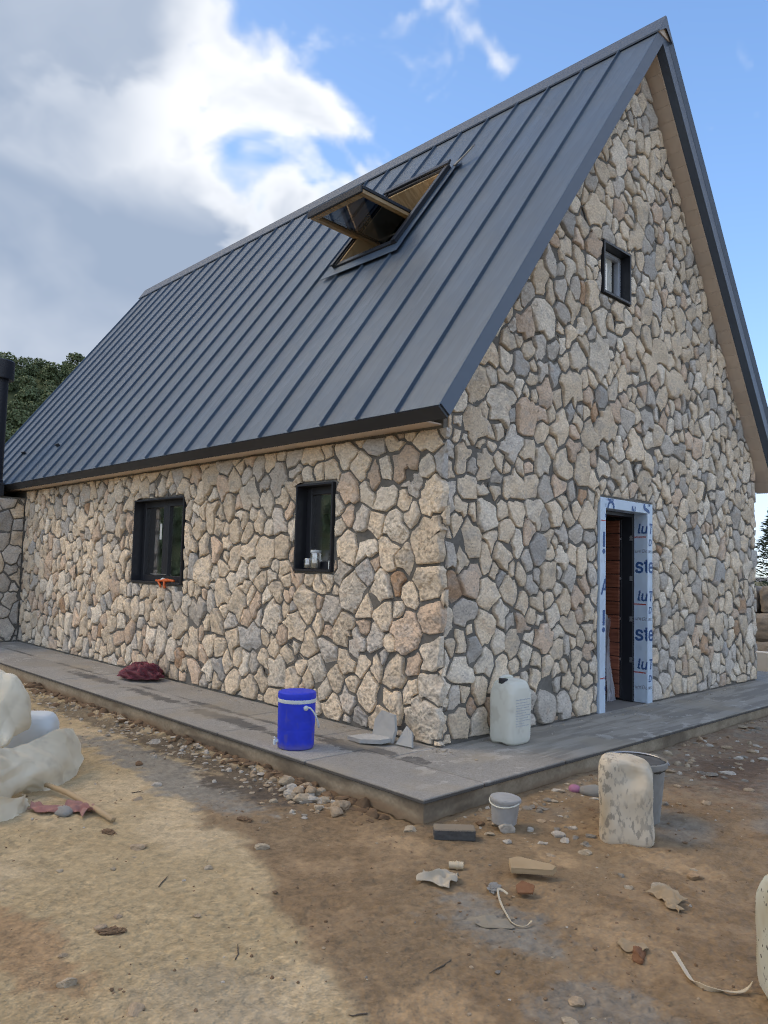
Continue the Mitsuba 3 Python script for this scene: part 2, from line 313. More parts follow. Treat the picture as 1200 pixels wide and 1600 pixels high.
GWIN, DOOR = (2.370, 2.900, 4.264, 4.792), (2.318, 3.400, 0.0, 2.142)            # y0 y1 z0 z1 on the gable
def wall_x(x0, x1, holes):
    cs = m3.CrossSection([np.array(gable_pts)])
    man = m3.Manifold.extrude(cs, x1-x0)                     # (y, z, depth)
    for a, b, c, d in holes: man = man - m3.Manifold.cube((b-a, d-c, 2)).translate((a, c, -1))
    t = tm(man); v = t.vertices
    return trimesh.Trimesh(np.stack([x0+v[:, 2], v[:, 0], v[:, 1]], 1), t.faces, process=False)
def wall_y(y0, y1, x0, x1, z0, z1, holes):
    man = m3.Manifold.cube((x1-x0, y1-y0, z1-z0)).translate((x0, y0, z0))
    for a, b, c, d in holes: man = man - m3.Manifold.cube((b-a, 3, d-c)).translate((a, y0-1, c))
    return tm(man)
gw = add(house+'__gable_wall', wall_x(-TH, 0.0, [GWIN, (DOOR[0], DOOR[1], -0.021, DOOR[3])]), 'mat_mortar')
sw = add(house+'__side_wall', wall_y(0.002, TH, -11.7, -TH-0.002, -0.2, HW-0.02, [WIN1, WIN2]), 'mat_mortar')
add(house+'__side_wall', wall_y(W-TH, W-.002, -11.7, -TH-0.002, -0.2, HW-0.04, []), 'mat_mortar')
add(house+'__gable_wall', wall_x(-11.7-TH, -11.702, []), 'mat_mortar')
add(house+'__floor', bx(-11.69, -.01, .01, W-.01, -.19, -.005), 'mat_interior')
labels[house+'__gable_wall'] = {'label': 'tall stone gable with a doorway and a small window'}

# ---------------------------------------------------------------- stones
def gen_cells(region, seeds, size, tall, rg, lean=0.0):
    """Irregular stones filling the region: each a union of Voronoi cells about an ellipse of points. seeds: (u, v, radius) placed first."""
    x0, y0, x1, y1 = region.bounds
    pts = [s[:2] for s in seeds]; rad = [s[2]*1.05 for s in seeds]
    def tries(n, lo, hi, pack):
        for _ in range(n):
            p = np.array([rg.uniform(x0-.05, x1+.05), rg.uniform(y0-.05, y1+.05)]); r = size*rg.uniform(lo, hi)
            if pts:
                d = np.hypot(*(np.array(pts)-p).T)
                if (d < (np.array(rad)+r)*pack).any(): continue
            pts.append(p); rad.append(r)
    area = (x1-x0)*(y1-y0)
    tries(int(area*16), .95, 1.30, .98); tries(int(area*110), .66, .95, .94); tries(int(area*260), .46, .66, .92); tries(int(area*190), .27, .42, .95)
    pts, rad = np.array(pts), np.array(rad)
    S, own = [], []
    for i, (p, r) in enumerate(zip(pts, rad)):
        a = math.pi/2 + lean + rg.normal(0, .55)*tall; el = rg.uniform(1.05, 2.3) if i >= len(seeds) else rg.uniform(.9, 1.35)
        nk = rg.integers(3, 6) if i >= len(seeds) else 12; t = np.arange(nk)*2*np.pi/nk + rg.uniform(0, 6.3) + rg.uniform(-.3, .3, nk)
        q = np.stack([np.cos(t)*r*.66*math.sqrt(el), np.sin(t)*r*.66/math.sqrt(el)], 1)*(rg.uniform(.70, 1.15, (nk, 1)) if i >= len(seeds) else rg.uniform(1.15, 1.38, (nk, 1)))
        q = q @ np.array([[math.cos(a), math.sin(a)], [-math.sin(a), math.cos(a)]]) + p
        S.append(np.vstack([q, p])); own += [i]*(nk+1)
    S = np.vstack(S); own = np.array(own)
    keep = cKDTree(pts).query(S)[1] >= 0
    far = 50*np.array([[1, 0], [-1, 0], [0, 1], [0, -1], [1, 1], [-1, -1], [1, -1], [-1, 1]])
    V = Voronoi(np.vstack([S, far]))
    cells = {}
    for k, o in enumerate(own):
        reg = V.regions[V.point_region[k]]
        if -1 in reg or len(reg) < 3: continue
        cells.setdefault(o, []).append(Polygon(V.vertices[reg]))
    out = []
    for o, ps in cells.items():
        g = unary_union(ps).intersection(region)
        if g.is_empty: continue
        j = rg.uniform(.0085, .0185)
        g = g.buffer(-j, join_style=2)
        if isinstance(g, MultiPolygon): g = max(g.geoms, key=lambda s: s.area)
        if g.is_empty or g.area < .0009: continue
        g = g.buffer(-.004).buffer(.004, join_style=2, mitre_limit=2.0)
        if isinstance(g, MultiPolygon): g = max(g.geoms, key=lambda s: s.area)
        g = g.simplify(.0035 + .05*math.sqrt(g.area))
        if isinstance(g, MultiPolygon): g = max(g.geoms, key=lambda s: s.area)
        if g.is_empty or g.area < .0009: continue
        out.append(g)
    return out
def stone_mesh(g, step, rg, hmax=.05):
    """(vertices as u, v, height; faces) of one stone proud of the mortar."""
    c = np.array(g.exterior.coords)[:-1]
    if Polygon(c).exterior.is_ccw is False: c = c[::-1]
    B = []
    for a, b in zip(c, np.roll(c, -1, 0)):
        k = max(1, int(round(np.hypot(*(b-a))/step))); B += [a+(b-a)*i/k for i in range(k)]
    B = np.array(B); n = len(B); B = B + rg.normal(0, .0022, B.shape)
    ctr = np.array(g.representative_point().coords[0])*.35 + np.array(g.centroid.coords[0])*.65
    size = math.sqrt(g.area); H = min(hmax, .013 + .085*size)*rg.uniform(.75, 1.15)
    tilt = rg.normal(0, .13, 2); off = rg.uniform(0, 50, 3)
    k1 = rg.uniform(0, 2*np.pi); cut = np.array([math.cos(k1), math.sin(k1)]); cs = rg.uniform(.15, .5); cp = rg.uniform(.05, .5)*size
    prof = [(1.0, -.03), (1.0, .55), (.975, .86), (.91, .98), (.60, 1.0), (.28, 1.01)] if step < .05 else [(1.0, -.03), (1.0, .3), (.94, .88), (.55, 1.0)]
    V = []
    for s, h in prof:
        q = ctr + (B-ctr)*s; d = q-ctr; z = np.full(n, h*H if h > 0 else h)
        if h > .5:
            P3 = np.column_stack([q*9, z*0]) + off
            z = z + h*(np.clip(d @ tilt, -.4*H, .4*H)) - h*cs*np.maximum(d @ cut - cp, 0)
            z = z + (meshkit.fbm(P3, 2, 3)-.5)*.017*h*min(1, size/.12) + (meshkit.noise(P3*4.3, 5)-.5)*.006
        elif h > 0:
            z = z + rg.normal(0, .003, n)
        V.append(np.column_stack([q, z]))
    V = np.vstack(V + [[[*ctr, V[-1][:, 2].mean()]]]); Fc = []
    for i in range(len(prof)-1):
        for j in range(n):
            a, b = i*n+j, i*n+(j+1) % n
            Fc += [(a, b, b+n), (a, b+n, a+n)]
    top = (len(prof)-1)*n
    for j in range(n): Fc.append((top+j, top+(j+1) % n, len(V)-1))
    return V, np.array(Fc)
def lay_stones(holder, polys, to3, nrm, rg, tones, most=300):
    """The stones as parts of the holder: the ones that show largest as entries, the rest as one part of stuff."""
    shown = []
    for g in polys:
        c = to3(np.array([[*g.centroid.coords[0], 0.0]]))[0]; v = CAM-c; d = np.linalg.norm(v)
        shown.append(g.area*max(0.02, (v/d) @ nrm)/d**2)
    order = np.argsort(shown)[::-1]; rest = []
    for k, i in enumerate(order):
        px = math.sqrt(shown[i])*765
        V, Fc = stone_mesh(polys[i], .026 if px > 26 else .036 if px > 13 else .06, rg)
        P = to3(V)
        n0 = np.cross(P[Fc[:, 1]]-P[Fc[:, 0]], P[Fc[:, 2]]-P[Fc[:, 0]]).sum(0)
        if n0 @ nrm < 0: Fc = Fc[:, ::-1]
        m = trimesh.Trimesh(P, Fc, process=False)
        t = rg.choice(len(tones[0]), p=tones[1]); uv = (tones[0][t], rg.uniform(0, 1))
        if k < most: add(holder+'__stone', m, 'mat_stone', True, uvc(m, *uv))
        else: rest.append((m, uvc(m, *uv)))
    if rest:
        m = cat([r[0] for r in rest])
        k = add(holder+'__small_stones', m, 'mat_stone', True, np.vstack([r[1] for r in rest])); labels[k] = {'kind': 'stuff'}
S_SEEDS = [(-0.12,1.62,0.170),(-0.11,1.27,0.123),(-0.07,0.98,0.113),(-0.35,0.86,0.138),(-0.06,0.71,0.123),(-0.15,0.15,0.200),(-0.07,0.44,0.103),(-0.11,1.96,0.144),(-0.31,2.08,0.095),(-0.41,2.24,0.129),(-1.69,1.03,0.141),(-1.31,0.99,0.106),(-1.87,0.80,0.125),(-1.12,0.83,0.121),(-2.24,0.85,0.156),(-3.19,1.07,0.121),(-2.67,2.09,0.136),(-3.67,0.83,0.150),(-3.56,1.27,0.148),(-1.14,1.55,0.104),(-2.37,1.51,0.125),(-1.05,1.14,0.125),(-3.72,0.10,0.137),(-2.57,0.11,0.109),(-1.26,0.08,0.107),(-1.84,0.29,0.082),(-0.48,0.52,0.108),(-0.95,0.72,0.102)]
G_SEEDS = [(1.36,3.72,0.159),(1.04,3.60,0.111),(0.40,2.92,0.120),(0.68,2.79,0.136),(1.10,2.77,0.156),(1.82,3.15,0.186),(2.32,3.55,0.198),(2.45,2.87,0.165),(1.38,0.79,0.117),(1.43,0.14,0.140),(2.06,0.12,0.143),(1.73,0.12,0.116),(0.49,0.09,0.107),(0.24,0.14,0.122),(1.45,1.34,0.118),(0.37,2.58,0.124),(0.51,2.27,0.119),(3.04,2.73,0.150),(0.91,2.12,0.118),(2.68,5.83,0.180),(2.24,5.07,0.151),(3.17,5.40,0.147),(2.19,4.19,0.112),(1.91,3.47,0.121),(0.56,1.87,0.119),(0.36,1.30,0.098),(0.29,1.02,0.091),(0.79,1.50,0.103),(1.30,1.57,0.095),(3.93,3.59,0.166),(4.09,4.39,0.153)]
rg = np.random.default_rng(21)
hole = lambda r, m: sbox(r[0]-m, r[2]-m, r[1]+m, r[3]+m)
zq = np.linspace(.005, HW-.035, 13); xq = rg.uniform(.030, .075, 13)
side_region = Polygon([(-9.42, .005)] + [(a_, z_) for z_, b_, a_ in zip(np.repeat(zq, 2)[1:-1], range(99), np.repeat(xq, 2))] + [(-9.42, HW-.035)]).difference(hole(WIN1, .016)).difference(hole(WIN2, .016))
side_polys = gen_cells(side_region, S_SEEDS, .139, .9, rg)
TONES_S = ((.10, .42, .60, .82, .90, .98), (.52, .13, .12, .19, .03, .01))
TONES_G = ((.10, .42, .60, .82, .90, .98), (.50, .08, .19, .19, .03, .01))
lay_stones(sw, side_polys, lambda V: np.column_stack([V[:, 0], -V[:, 2], V[:, 1]]), np.array([0, -1.0, 0]), rg, TONES_S)
gr = Polygon([(0.034, 0.005), (W+.03, 0.005), (W+.03, roof_z(W+.03)-.24), (W/2, apex-.03), (0.034, roof_z(.034)-.26)]).difference(hole(GWIN, .016)).difference(hole((DOOR[0], DOOR[1], -.1, DOOR[3]), .012))
gable_polys = gen_cells(gr, G_SEEDS, .131, .9, rg)
lay_stones(gw, gable_polys, lambda V: np.column_stack([V[:, 2], V[:, 0], V[:, 1]]), np.array([1.0, 0, 0]), rg, TONES_G)
# the low annex that meets the long wall
aw = add(house+'__annex_wall', bx(-11.6, -L, -2.2, -0.001, -0.2, 2.395), 'mat_mortar')
apolys = gen_cells(sbox(-2.2, .005, -.03, 2.38), [], .16, .9, rg)
lay_stones(aw, apolys, lambda V: np.column_stack([V[:, 2]-L, V[:, 0], V[:, 1]]), np.array([1.0, 0, 0]), rg, ((.60, .90, .10), (.6, .3, .1)), 60)
ar = add(house+'__annex_roof', bx(-11.65, -L+.06, -2.25, EY-.02, 2.40, 2.60, .006), 'mat_fascia')
add(house+'__annex_roof__drip_edge', bx(-11.67, -L+.075, -2.27, EY-.025, 2.575, 2.612, .004), 'mat_fascia')

# ---------------------------------------------------------------- roof
E0 = np.array([0, EY, EZ]); E1 = np.array([0, W-EY, EZ])
def on_slope(x, s, n, far=False): return (E1 if far else E0) + XAX*x + (SAX2 if far else SAX)*s + (NAX2 if far else NAX)*n
def slab(x0, x1, s0, s1, n0, n1, c=0.0, far=False):
    if far: return frame_box(on_slope(x1, s0, n0, True), -XAX, SAX2, NAX2, x1-x0, s1-s0, n1-n0, c)
    return frame_box(on_slope(x0, s0, n0), XAX, SAX, NAX, x1-x0, s1-s0, n1-n0, c)
SKX = (-3.14, -2.02); SKS = (3.02, 4.56)           # roof window opening on the near slope
deck = m3.Manifold.cube((GX-.05-(XF+.05), SL-.03-.03, .105)).translate((XF+.05, .03, -.115)) - m3.Manifold.cube((SKX[1]-SKX[0]-.12, SKS[1]-SKS[0]-.12, 2)).translate((SKX[0]+.06, SKS[0]+.06, -1))
dk = tm(deck); v = dk.vertices; dk.vertices = E0 + v[:, :1]*XAX + v[:, 1:2]*SAX + v[:, 2:]*NAX
roof = add(house+'__roof', dk, 'mat_interior')
labels[roof] = {'label': 'dark blue grey standing seam metal roof'}
far_deck = slab(XF+.05, GX-.05, .03, SL-.03, -.115, -.010, far=True)
add(roof+'__far_slope', far_deck, 'mat_interior')
seams = [-0.164-0.4677*k for k in range(26) if -0.164-0.4677*k > XF+.1]
edges = [GX] + seams + [XF]
def pan(x0, x1, s0, s1):
    """A pan of sheet metal, a little uneven along its length."""
    k = 12; S = np.linspace(s0, s1, k); top = []
    X = np.array([x0, x0*.97+x1*.03, (x0+x1)/2, x0*.03+x1*.97, x1])
    G = np.array([[E0 + XAX*x + SAX*s + NAX*(rng.normal(0, .0026*min(1, (s1-s0)/5)) if j == 2 and 0 < i < k-1 else 0) for j, x in enumerate(X)] for i, s in enumerate(S)])
    V = np.vstack([G.reshape(-1, 3), (G - NAX*.007).reshape(-1, 3)]); n = k*5; Fc = []
    for i in range(k-1):
        for j in range(4):
            a = i*5+j; Fc += [(a, a+1, a+6), (a, a+6, a+5), (n+a, n+a+6, n+a+1), (n+a, n+a+5, n+a+6)]
    ring = [j for j in range(5)] + [i*5+4 for i in range(1, k)] + [(k-1)*5+j for j in (3, 2, 1, 0)] + [i*5 for i in range(k-2, 0, -1)]
    for a, b in zip(ring, ring[1:]+ring[:1]): Fc += [(a, n+a, n+b), (a, n+b, b)]
    return trimesh.Trimesh(V, np.array(Fc), process=False)
for a, b in zip(edges[:-1], edges[1:]):
    x0, x1 = b+.003, a-(.003 if a != GX else 0)
    spans = [(0, SL-.01)]
    if x0 < SKX[1] and x1 > SKX[0]:
        if x1 > SKX[1]: pass
        spans = [(0, SKS[0]-.02), (SKS[1]+.02, SL-.01)]
    for s0, s1 in spans:
        m = pan(x0, x1, s0, s1); add(roof+'__panel', m, 'mat_roof', 20)
    if len(spans) == 2 and x1 > SKX[1]:
        m = pan(SKX[1]+.0, x1, spans[0][1], spans[1][0]); add(roof+'__panel', m, 'mat_roof', 20)
    if len(spans) == 2 and x0 < SKX[0]:
        m = pan(x0, SKX[0], spans[0][1], spans[1][0]); add(roof+'__panel', m, 'mat_roof', 20)
for x in seams:
    spans = [(-.012, SL-.06)] if not (SKX[0]-.04 < x < SKX[1]+.04) else [(-.012, SKS[0]-.16), (SKS[1]+.12, SL-.06)]
    for s0, s1 in spans: add(roof+'__seam', slab(x-.005, x+.005, s0, s1, -.003, .030, .002), 'mat_roof')
m = slab(XF, GX, 0, SL-.01, -.007, 0, far=True)
add(roof+'__far_slope__sheet', m, 'mat_roof')
# eave fascia, square to the slope, and the strip of boarding under it
add(roof+'__eave_fascia', slab(XF, GX-.012, -.006, .022, -.140, -.008, .002), 'mat_fascia')
add(roof+'__eave_soffit', bx(XF+.05, -.02, -.250, .04, 2.526, 2.540, .002), 'mat_soffit')
# rake trims on the near gable end
add(roof+'__rake_trim', slab(GX-.045, GX-.001, .022, SL-.005, -.139, -.0075, .002), 'mat_trim')
add(roof+'__rake_trim', slab(GX-.095, GX-.001, -.006, SL-.10, -.139, -.0075, .002, True), 'mat_trim')
def rake_cap(s0, s1):
    prof = [(GX+.001, -.010), (GX+.026, .062), (GX+.006, .068), (GX-.05, .006), (GX-.05, -.006)]
    return loft([np.array([on_slope(x, s, n, True) for x, n in prof]) for s in (s0, s1)])
add(roof+'__rake_cap', rake_cap(-.01, SL+.02), 'mat_trim')
for k in range(34):                                   # boarding seen from below on the far slope's overhang
    s0 = .03 + k*.172
    if s0+.165 > SL-.1: break
    m = slab(-.045, GX-.096, s0, s0+.1705, -.150, -.118, .0015, True)
    add(roof+'__soffit_board', m, 'mat_soffit', uv=uvc(m, rng.uniform(0, 1), 0))
add(roof+'__rake_soffit', slab(-.045, GX-.047, .06, SL-.22, -.150, -.118, .002), 'mat_soffit')
# ridge cap
def ridge_cap():
    rz = RZ; pr = []
    for sgn in (-1, 1): pass
    yc = W/2
    out = [(-.155, -.155*math.tan(AL)+.048), (-.012, .062), (.012, .062), (.155, -.155*math.tan(AL)+.048), (.150, -.155*math.tan(AL)+.030), (.0, .048), (-.150, -.155*math.tan(AL)+.030)]
    return loft([np.array([[x, yc+a, rz+b] for a, b in out]) for x in (XF-.03, GX+.035)])
add(roof+'__ridge_cap', ridge_cap(), 'mat_trim')
add(roof+'__ridge_end', trimesh.convex.convex_hull(np.array([[GX-.02+dx, W/2+a, RZ+b] for dx in (0, .03) for a, b in ((0, .04), (-.13, -.16), (.13, -.16))])), 'mat_soffit')
for x, s in ((-8.30, .72), (-9.9, .75)): add(roof+'__snow_clip', slab(x-.09, x+.05, s, s+.02, .0, .05, .003), 'mat_fascia')

# ---------------------------------------------------------------- roof window, its sash swung open
rw = house+'__roof_window'
x0, x1 = SKX; s0, s1 = SKS; fw = .075
add(rw, cat([slab(x0, x0+fw, s0, s1, -.10, .085, .004), slab(x1-fw, x1, s0, s1, -.10, .085, .004), slab(x0+fw, x1-fw, s0, s0+fw, -.10, .07, .004), slab(x0+fw, x1-fw, s1-fw, s1, -.10, .095, .004)]), 'mat_fascia')
add(rw+'__cover_strip', cat([slab(x0-.012, x0+.05, s0-.01, s1+.02, .0855, .105, .004), slab(x1-.05, x1+.012, s0-.01, s1+.02, .0855, .105, .004), slab(x0-.012, x1+.012, s1-.03, s1+.06, .096, .125, .006)]), 'mat_fascia')
ins = fw+.001
add(rw+'__lining', cat([slab(x0+ins, x0+ins+.028, s0+ins, s1-ins, -.26, .066), slab(x1-ins-.028, x1-ins, s0+ins, s1-ins, -.26, .066), slab(x0+ins+.028, x1-ins-.028, s0+ins, s0+ins+.028, -.26, .050), slab(x0+ins+.028, x1-ins-.028, s1-ins-.028, s1-ins, -.26, .066)]), 'mat_pine')
add(rw+'__flashing', cat([slab(x0-.14, x1+.10, s0-.17, s0-.001, .037, .045, .002), slab(x0-.10, x0-.001, s0-.001, s1+.10, .001, .012, .002), slab(x1+.001, x1+.09, s0-.001, s1+.10, .037, .047, .002), slab(x0-.1, x1+.09, s1+.001, s1+.12, .012, .020, .002)]), 'mat_roof')
P = np.array([[0, 0], [.06, .03], [.13, .02], [.22, .09], [.30, .10], [.27, .05], [.17, -.02], [.08, -.06]])
add(rw+'__torn_flashing', loft([np.array([on_slope(x1+.02+a*1.1, s1+.02+b*1.2, .04+h+a*.25) for a, b in P]) for h in (0, .012)]), 'mat_cement')
PIV = on_slope(0, 3.58, .055)                    # the hinge line halfway up
ta = math.atan2(5.54-PIV[2], 1.04-PIV[1])              # the lower half points outwards
DO = np.array([0, math.cos(ta), math.sin(ta)]); UN = np.cross(XAX, DO)
if UN[2] < 0: UN = -UN
def sash(xa, xb, da, db, na, nb, c=0.0):
    b = frame_box(PIV*[0, 1, 1] + XAX*xa + DO*da + UN*na, XAX, DO, UN, xb-xa, db-da, nb-na, c)
    if b.volume < 0: b.invert()
    return b
h0, h1 = -.62, .74; sx0, sx1 = x0+.045, x1-.125; q = .07
add(rw+'__sash', cat([sash(sx0, sx0+q, h0, h1, .0, .045, .003), sash(sx1-q, sx1, h0, h1, .0, .045, .003), sash(sx0+q, sx1-q, h1-q, h1, .0, .045, .003), sash(sx0+q, sx1-q, h0, h0+q, .0, .045, .003)]), 'mat_pine')
add(rw+'__sash_cladding', cat([sash(sx0-.012, sx0+.075, h0, h1+.01, .046, .085, .004), sash(sx1-.075, sx1+.012, h0, h1+.01, .046, .085, .004), sash(sx0+.075, sx1-.075, h1-.075, h1+.02, .046, .085, .004), sash(sx0-.012, sx1+.012, h1+.012, h1+.04, -.005, .085, .008)]), 'mat_fascia')
g = np.array([PIV*[0, 1, 1] + XAX*a + DO*b + UN*.03 for a, b in ((sx0+q, h0+q), (sx1-q, h0+q), (sx1-q, h1-q), (sx0+q, h1-q))])
add(rw+'__pane', trimesh.Trimesh(g, [[0, 1, 2], [0, 2, 3]], process=False), 'mat_tintedpane')
add(rw+'__blind_rail', sash(sx0+q+.02, sx1-q-.02, h0+.30, h0+.325, -.02, -.002, .003), 'mat_steel')
labels[rw] = {'label': 'roof window with its sash swung open'}

# ---------------------------------------------------------------- windows in the long wall
def win_side(r, depth, sashes, label):
    x0, x1, z0, z1 = r; k = nkey(house+'__window'); t = .010; front = -.038
    add(k, cat([bx(x0-.008, x0+t, front, depth, z0-.008, z1+.008, .0015), bx(x1-t, x1+.008, front, depth, z0-.008, z1+.008, .0015), bx(x0+t, x1-t, front-.001, depth, z1-t, z1+.009, .0015), bx(x0+t, x1-t, front-.004, depth, z0-.010, z0+t, .0015)]), 'mat_black')
    labels[k] = {'label': label}
    w = (x1-x0-2*t)/sashes
    for i in range(sashes):
        a, b = x0+t+i*w, x0+t+(i+1)*w; c, d = z0+t, z1-t; q = .075; y0, y1 = depth-.075, depth-.01-.004*i
        add(k+'__sash', cat([bx(a+.001, a+q, y0, y1, c, d, .004), bx(b-q, b-.001, y0, y1, c, d, .004), bx(a+q, b-q, y0, y1, c, c+q, .004), bx(a+q, b-q, y0, y1, d-q, d, .004)]), 'mat_black')
        for yy in (y0+.028, y0+.046):
            gl = np.array([(a+q, yy, c+q), (b-q, yy, c+q), (b-q, yy, d-q), (a+q, yy, d-q)])
            add(k+'__pane', trimesh.Trimesh(gl, [[0, 1, 2], [0, 2, 3]], process=False), 'mat_pane')
    return k
w1 = win_side(WIN1, .16, 2, 'wide black window with two sashes')
w2 = win_side(WIN2, .16, 1, 'narrow black window')
for k, (x, z, w, h) in ((w1, (-4.86, 1.66, .05, .20)), (w1, (-4.19, 1.72, .04, .22)), (w2, (-1.47, 1.83, .075, .085))):
    add(k+'__sticker', bx(x-w/2, x+w/2, .112, .1135, z, z+h), 'mat_paper')
tp = trimesh.creation.cylinder(.026, .0015, sections=24); tp.apply_transform(trimesh.transformations.rotation_matrix(math.pi/2, [1, 0, 0])); tp.apply_translation((-1.465, .1128, 1.785))
add(w2+'__sticker', tp, 'mat_paper')
add(w1+'__sill_batten', bx(-5.02, -4.62, .075, .085, 1.222, 1.230), 'mat_steel')
# small gable window
y0, y1, z0, z1 = GWIN; t = .012; k = nkey(house+'__window'); dp = -.125
add(k, cat([bx(dp, .040, y0-.012, y0+t, z0-.012, z1+.012, .0015), bx(dp, .040, y1-t, y1+.012, z0-.012, z1+.012, .0015), bx(dp, .041, y0+t, y1-t, z1-t, z1+.013, .0015), bx(dp, .043, y0+t, y1-t, z0-.013, z0+t, .0015)]), 'mat_black')
labels[k] = {'label': 'small square black window high in the gable'}
a, b, c, d = y0+t, y1-t, z0+t, z1-t; q = .05
add(k+'__sash', cat([bx(dp, dp+.05, a, a+q, c, d, .004), bx(dp, dp+.05, b-q, b, c, d, .004), bx(dp, dp+.05, a+q, b-q, c, c+q, .004), bx(dp, dp+.05, a+q, b-q, d-q, d, .004), bx(dp+.051, dp+.058, b-q+.005, b-q+.03, c+.02, d-q-.01), bx(dp+.051, dp+.06, a+.01, b-q-.01, d-q+.008, d-.008)]), 'mat_palealu')
gl = np.array([(dp+.025, a+q, c+q), (dp+.025, b-q, c+q), (dp+.025, b-q, d-q), (dp+.025, a+q, d-q)])
add(k+'__pane', trimesh.Trimesh(gl, [[0, 1, 2], [0, 2, 3]], process=False), 'mat_pane')
add(k+'__white_panel', bx(dp+.012, dp+.018, a+q+.002, a+.375, c+q+.002, d-q-.002), 'mat_whitepanel')  # thin white panel set close behind the pane

# ---------------------------------------------------------------- doorway, frame wrapped in printed film, door swung inwards
y0, y1, z0, z1 = DOOR; dr_ = house+'__doorway'; fx = .030
JL, JR, HD = 2.430, 3.288, 2.035
add(dr_, cat([bx(-.13, fx, y0+.002, JL, .001, z1-.002, .003), bx(-.13, fx, JR, y1-.002, .001, z1-.002, .003), bx(-.13, fx-.001, JL, JR, HD, z1-.003, .003)]), 'mat_film')
labels[dr_] = {'label': 'door frame wrapped in pale blue printed film'}
def flat(parts): return cat(parts)
def face_text(txt, h, y, z, bold=False, skew=.18, d=.0012):
    t = meshkit.text_mesh(txt, h, d, bold); v = t.vertices
    t.vertices = np.stack([fx+.0008+v[:, 2], y+v[:, 0]+v[:, 1]*skew, z+v[:, 1]], 1); return t
def reveal_text(txt, h, x, z, bold=False, skew=.18, d=.0012):
    t = meshkit.text_mesh(txt, h, d, bold); v = t.vertices
    t.vertices = np.stack([x+v[:, 0]+v[:, 1]*skew, JR-.0008-v[:, 2], z+v[:, 1]], 1); return t
def clip_box(mesh, axis, lo, hi):
    for sgn, val in ((1, lo), (-1, hi)):
        n = np.zeros(3); n[axis] = sgn; o = np.zeros(3); o[axis] = val
        mesh = trimesh.intersections.slice_mesh_plane(mesh, n, o)
    return mesh
ink, red, grey = [], [], []
for zb in (1.82, 1.09, .36):                        # the print repeats down the right-hand jamb
    w = .10*.62
    ink.append(clip_box(reveal_text('lu', .105, -.098, zb, True), 0, -.129, fx-.001))
    ink.append(clip_box(face_text('T', .105, JR+.012, zb, True), 1, JR+.002, y1-.006))
    ink.append(clip_box(face_text('D', .07, JR+.014, zb-.135, True), 1, JR+.002, y1-.006))
    red.append(bx(-.129, .012, JR-.0018, JR-.0008, zb-.045, zb-.033))
    grey.append(clip_box(reveal_text('um', .038, -.120, zb-.212), 0, -.129, fx-.001)); grey.append(clip_box(reveal_text('Do', .038, -.036, zb-.212), 0, -.129, fx-.002)); grey.append(clip_box(face_text('ors', .038, JR+.008, zb-.212), 1, JR+.002, y1-.006))
for zb in (1.395, .665):
    ink.append(clip_box(reveal_text('st', .15, -.128, zb, True, .04), 0, -.129, fx-.001))
    ink.append(clip_box(face_text('e', .15, JR+.006, zb, True, .04), 1, JR+.002, y1-.005))
for zb in (1.58, .80):                              # left-hand jamb: the ends of other words
    ink.append(face_text('!', .21, y0+.022, zb, True, .03))
for zb in (1.20, 1.92, .20):
    ink.append(clip_box(face_text('S', .20, JL-.035, zb, True, .04), 1, y0+.004, JL-.004))
ink.append(clip_box(face_text('A', .15, y0+.01, 1.17, True, .10), 1, y0+.005, JL-.004))
red.append(bx(fx+.0002, fx+.0012, y0+.008, JL-.004, .335, .345)); red.append(bx(fx+.0002, fx+.0012, y0+.006, JL-.004, 1.90, 1.91))
def head_text(txt, h, y, z): return clip_box(face_text(txt, h, y, z, True, .1), 2, HD+.003, z1-.006)
ink.append(head_text('er', .12, 2.44, 2.115)); ink.append(head_text('O', .15, 2.43, 1.96)); ink.append(head_text('N', .09, 2.93, 2.00)); ink.append(head_text('S', .2, 3.16, 1.97))
ink = [m for m in ink if len(m.faces)]
for m in ink: m.vertices[:, 0] -= 0
for m in ink: add(dr_+'__lettering', m, 'mat_ink')
for m in red: add(dr_+'__red_rule', m, 'mat_redink')
for m in grey:
    if len(m.faces): add(dr_+'__small_lettering', m, 'mat_greyink')
add(house+'__door_frame', cat([bx(-.262, -.131, 3.262, JR+.06, .001, HD+.04, .004), bx(-.27, -.131, JL-.06, JL+.05, .001, HD+.04, .004), bx(-.262, -.131, JL+.05, 3.262, HD-.04, HD+.05, .004)]), 'mat_black')
df = house+'__door_frame'
for z in (.42, .86, 1.30, 1.74): add(df+'__strike_plate', bx(-.165, -.135, 3.2605, 3.2615, z, z+.055), 'mat_steel')
dd = house+'__door'
add(dd, bx(-1.19, -.264, 3.262, 3.310, .012, HD-.05, .003), 'mat_black')
labels[dd] = {'label': 'reddish brown boarded door standing open inwards'}
zc = .02; i = 0
while zc < HD-.10:
    h = min(.150, HD-.055-zc); m = bx(-1.18, -.285, 3.248, 3.2615, zc+.004, zc+h-.004, .004); add(dd+'__plank', m, 'mat_doorwood', uv=uvc(m, rng.uniform(0, 1), 0)); zc += h
for z in (.42, .86, 1.30, 1.74): add(dd+'__bolt', bx(-.2835, -.268, 3.2595, 3.2615, z+.01, z+.035), 'mat_steel')
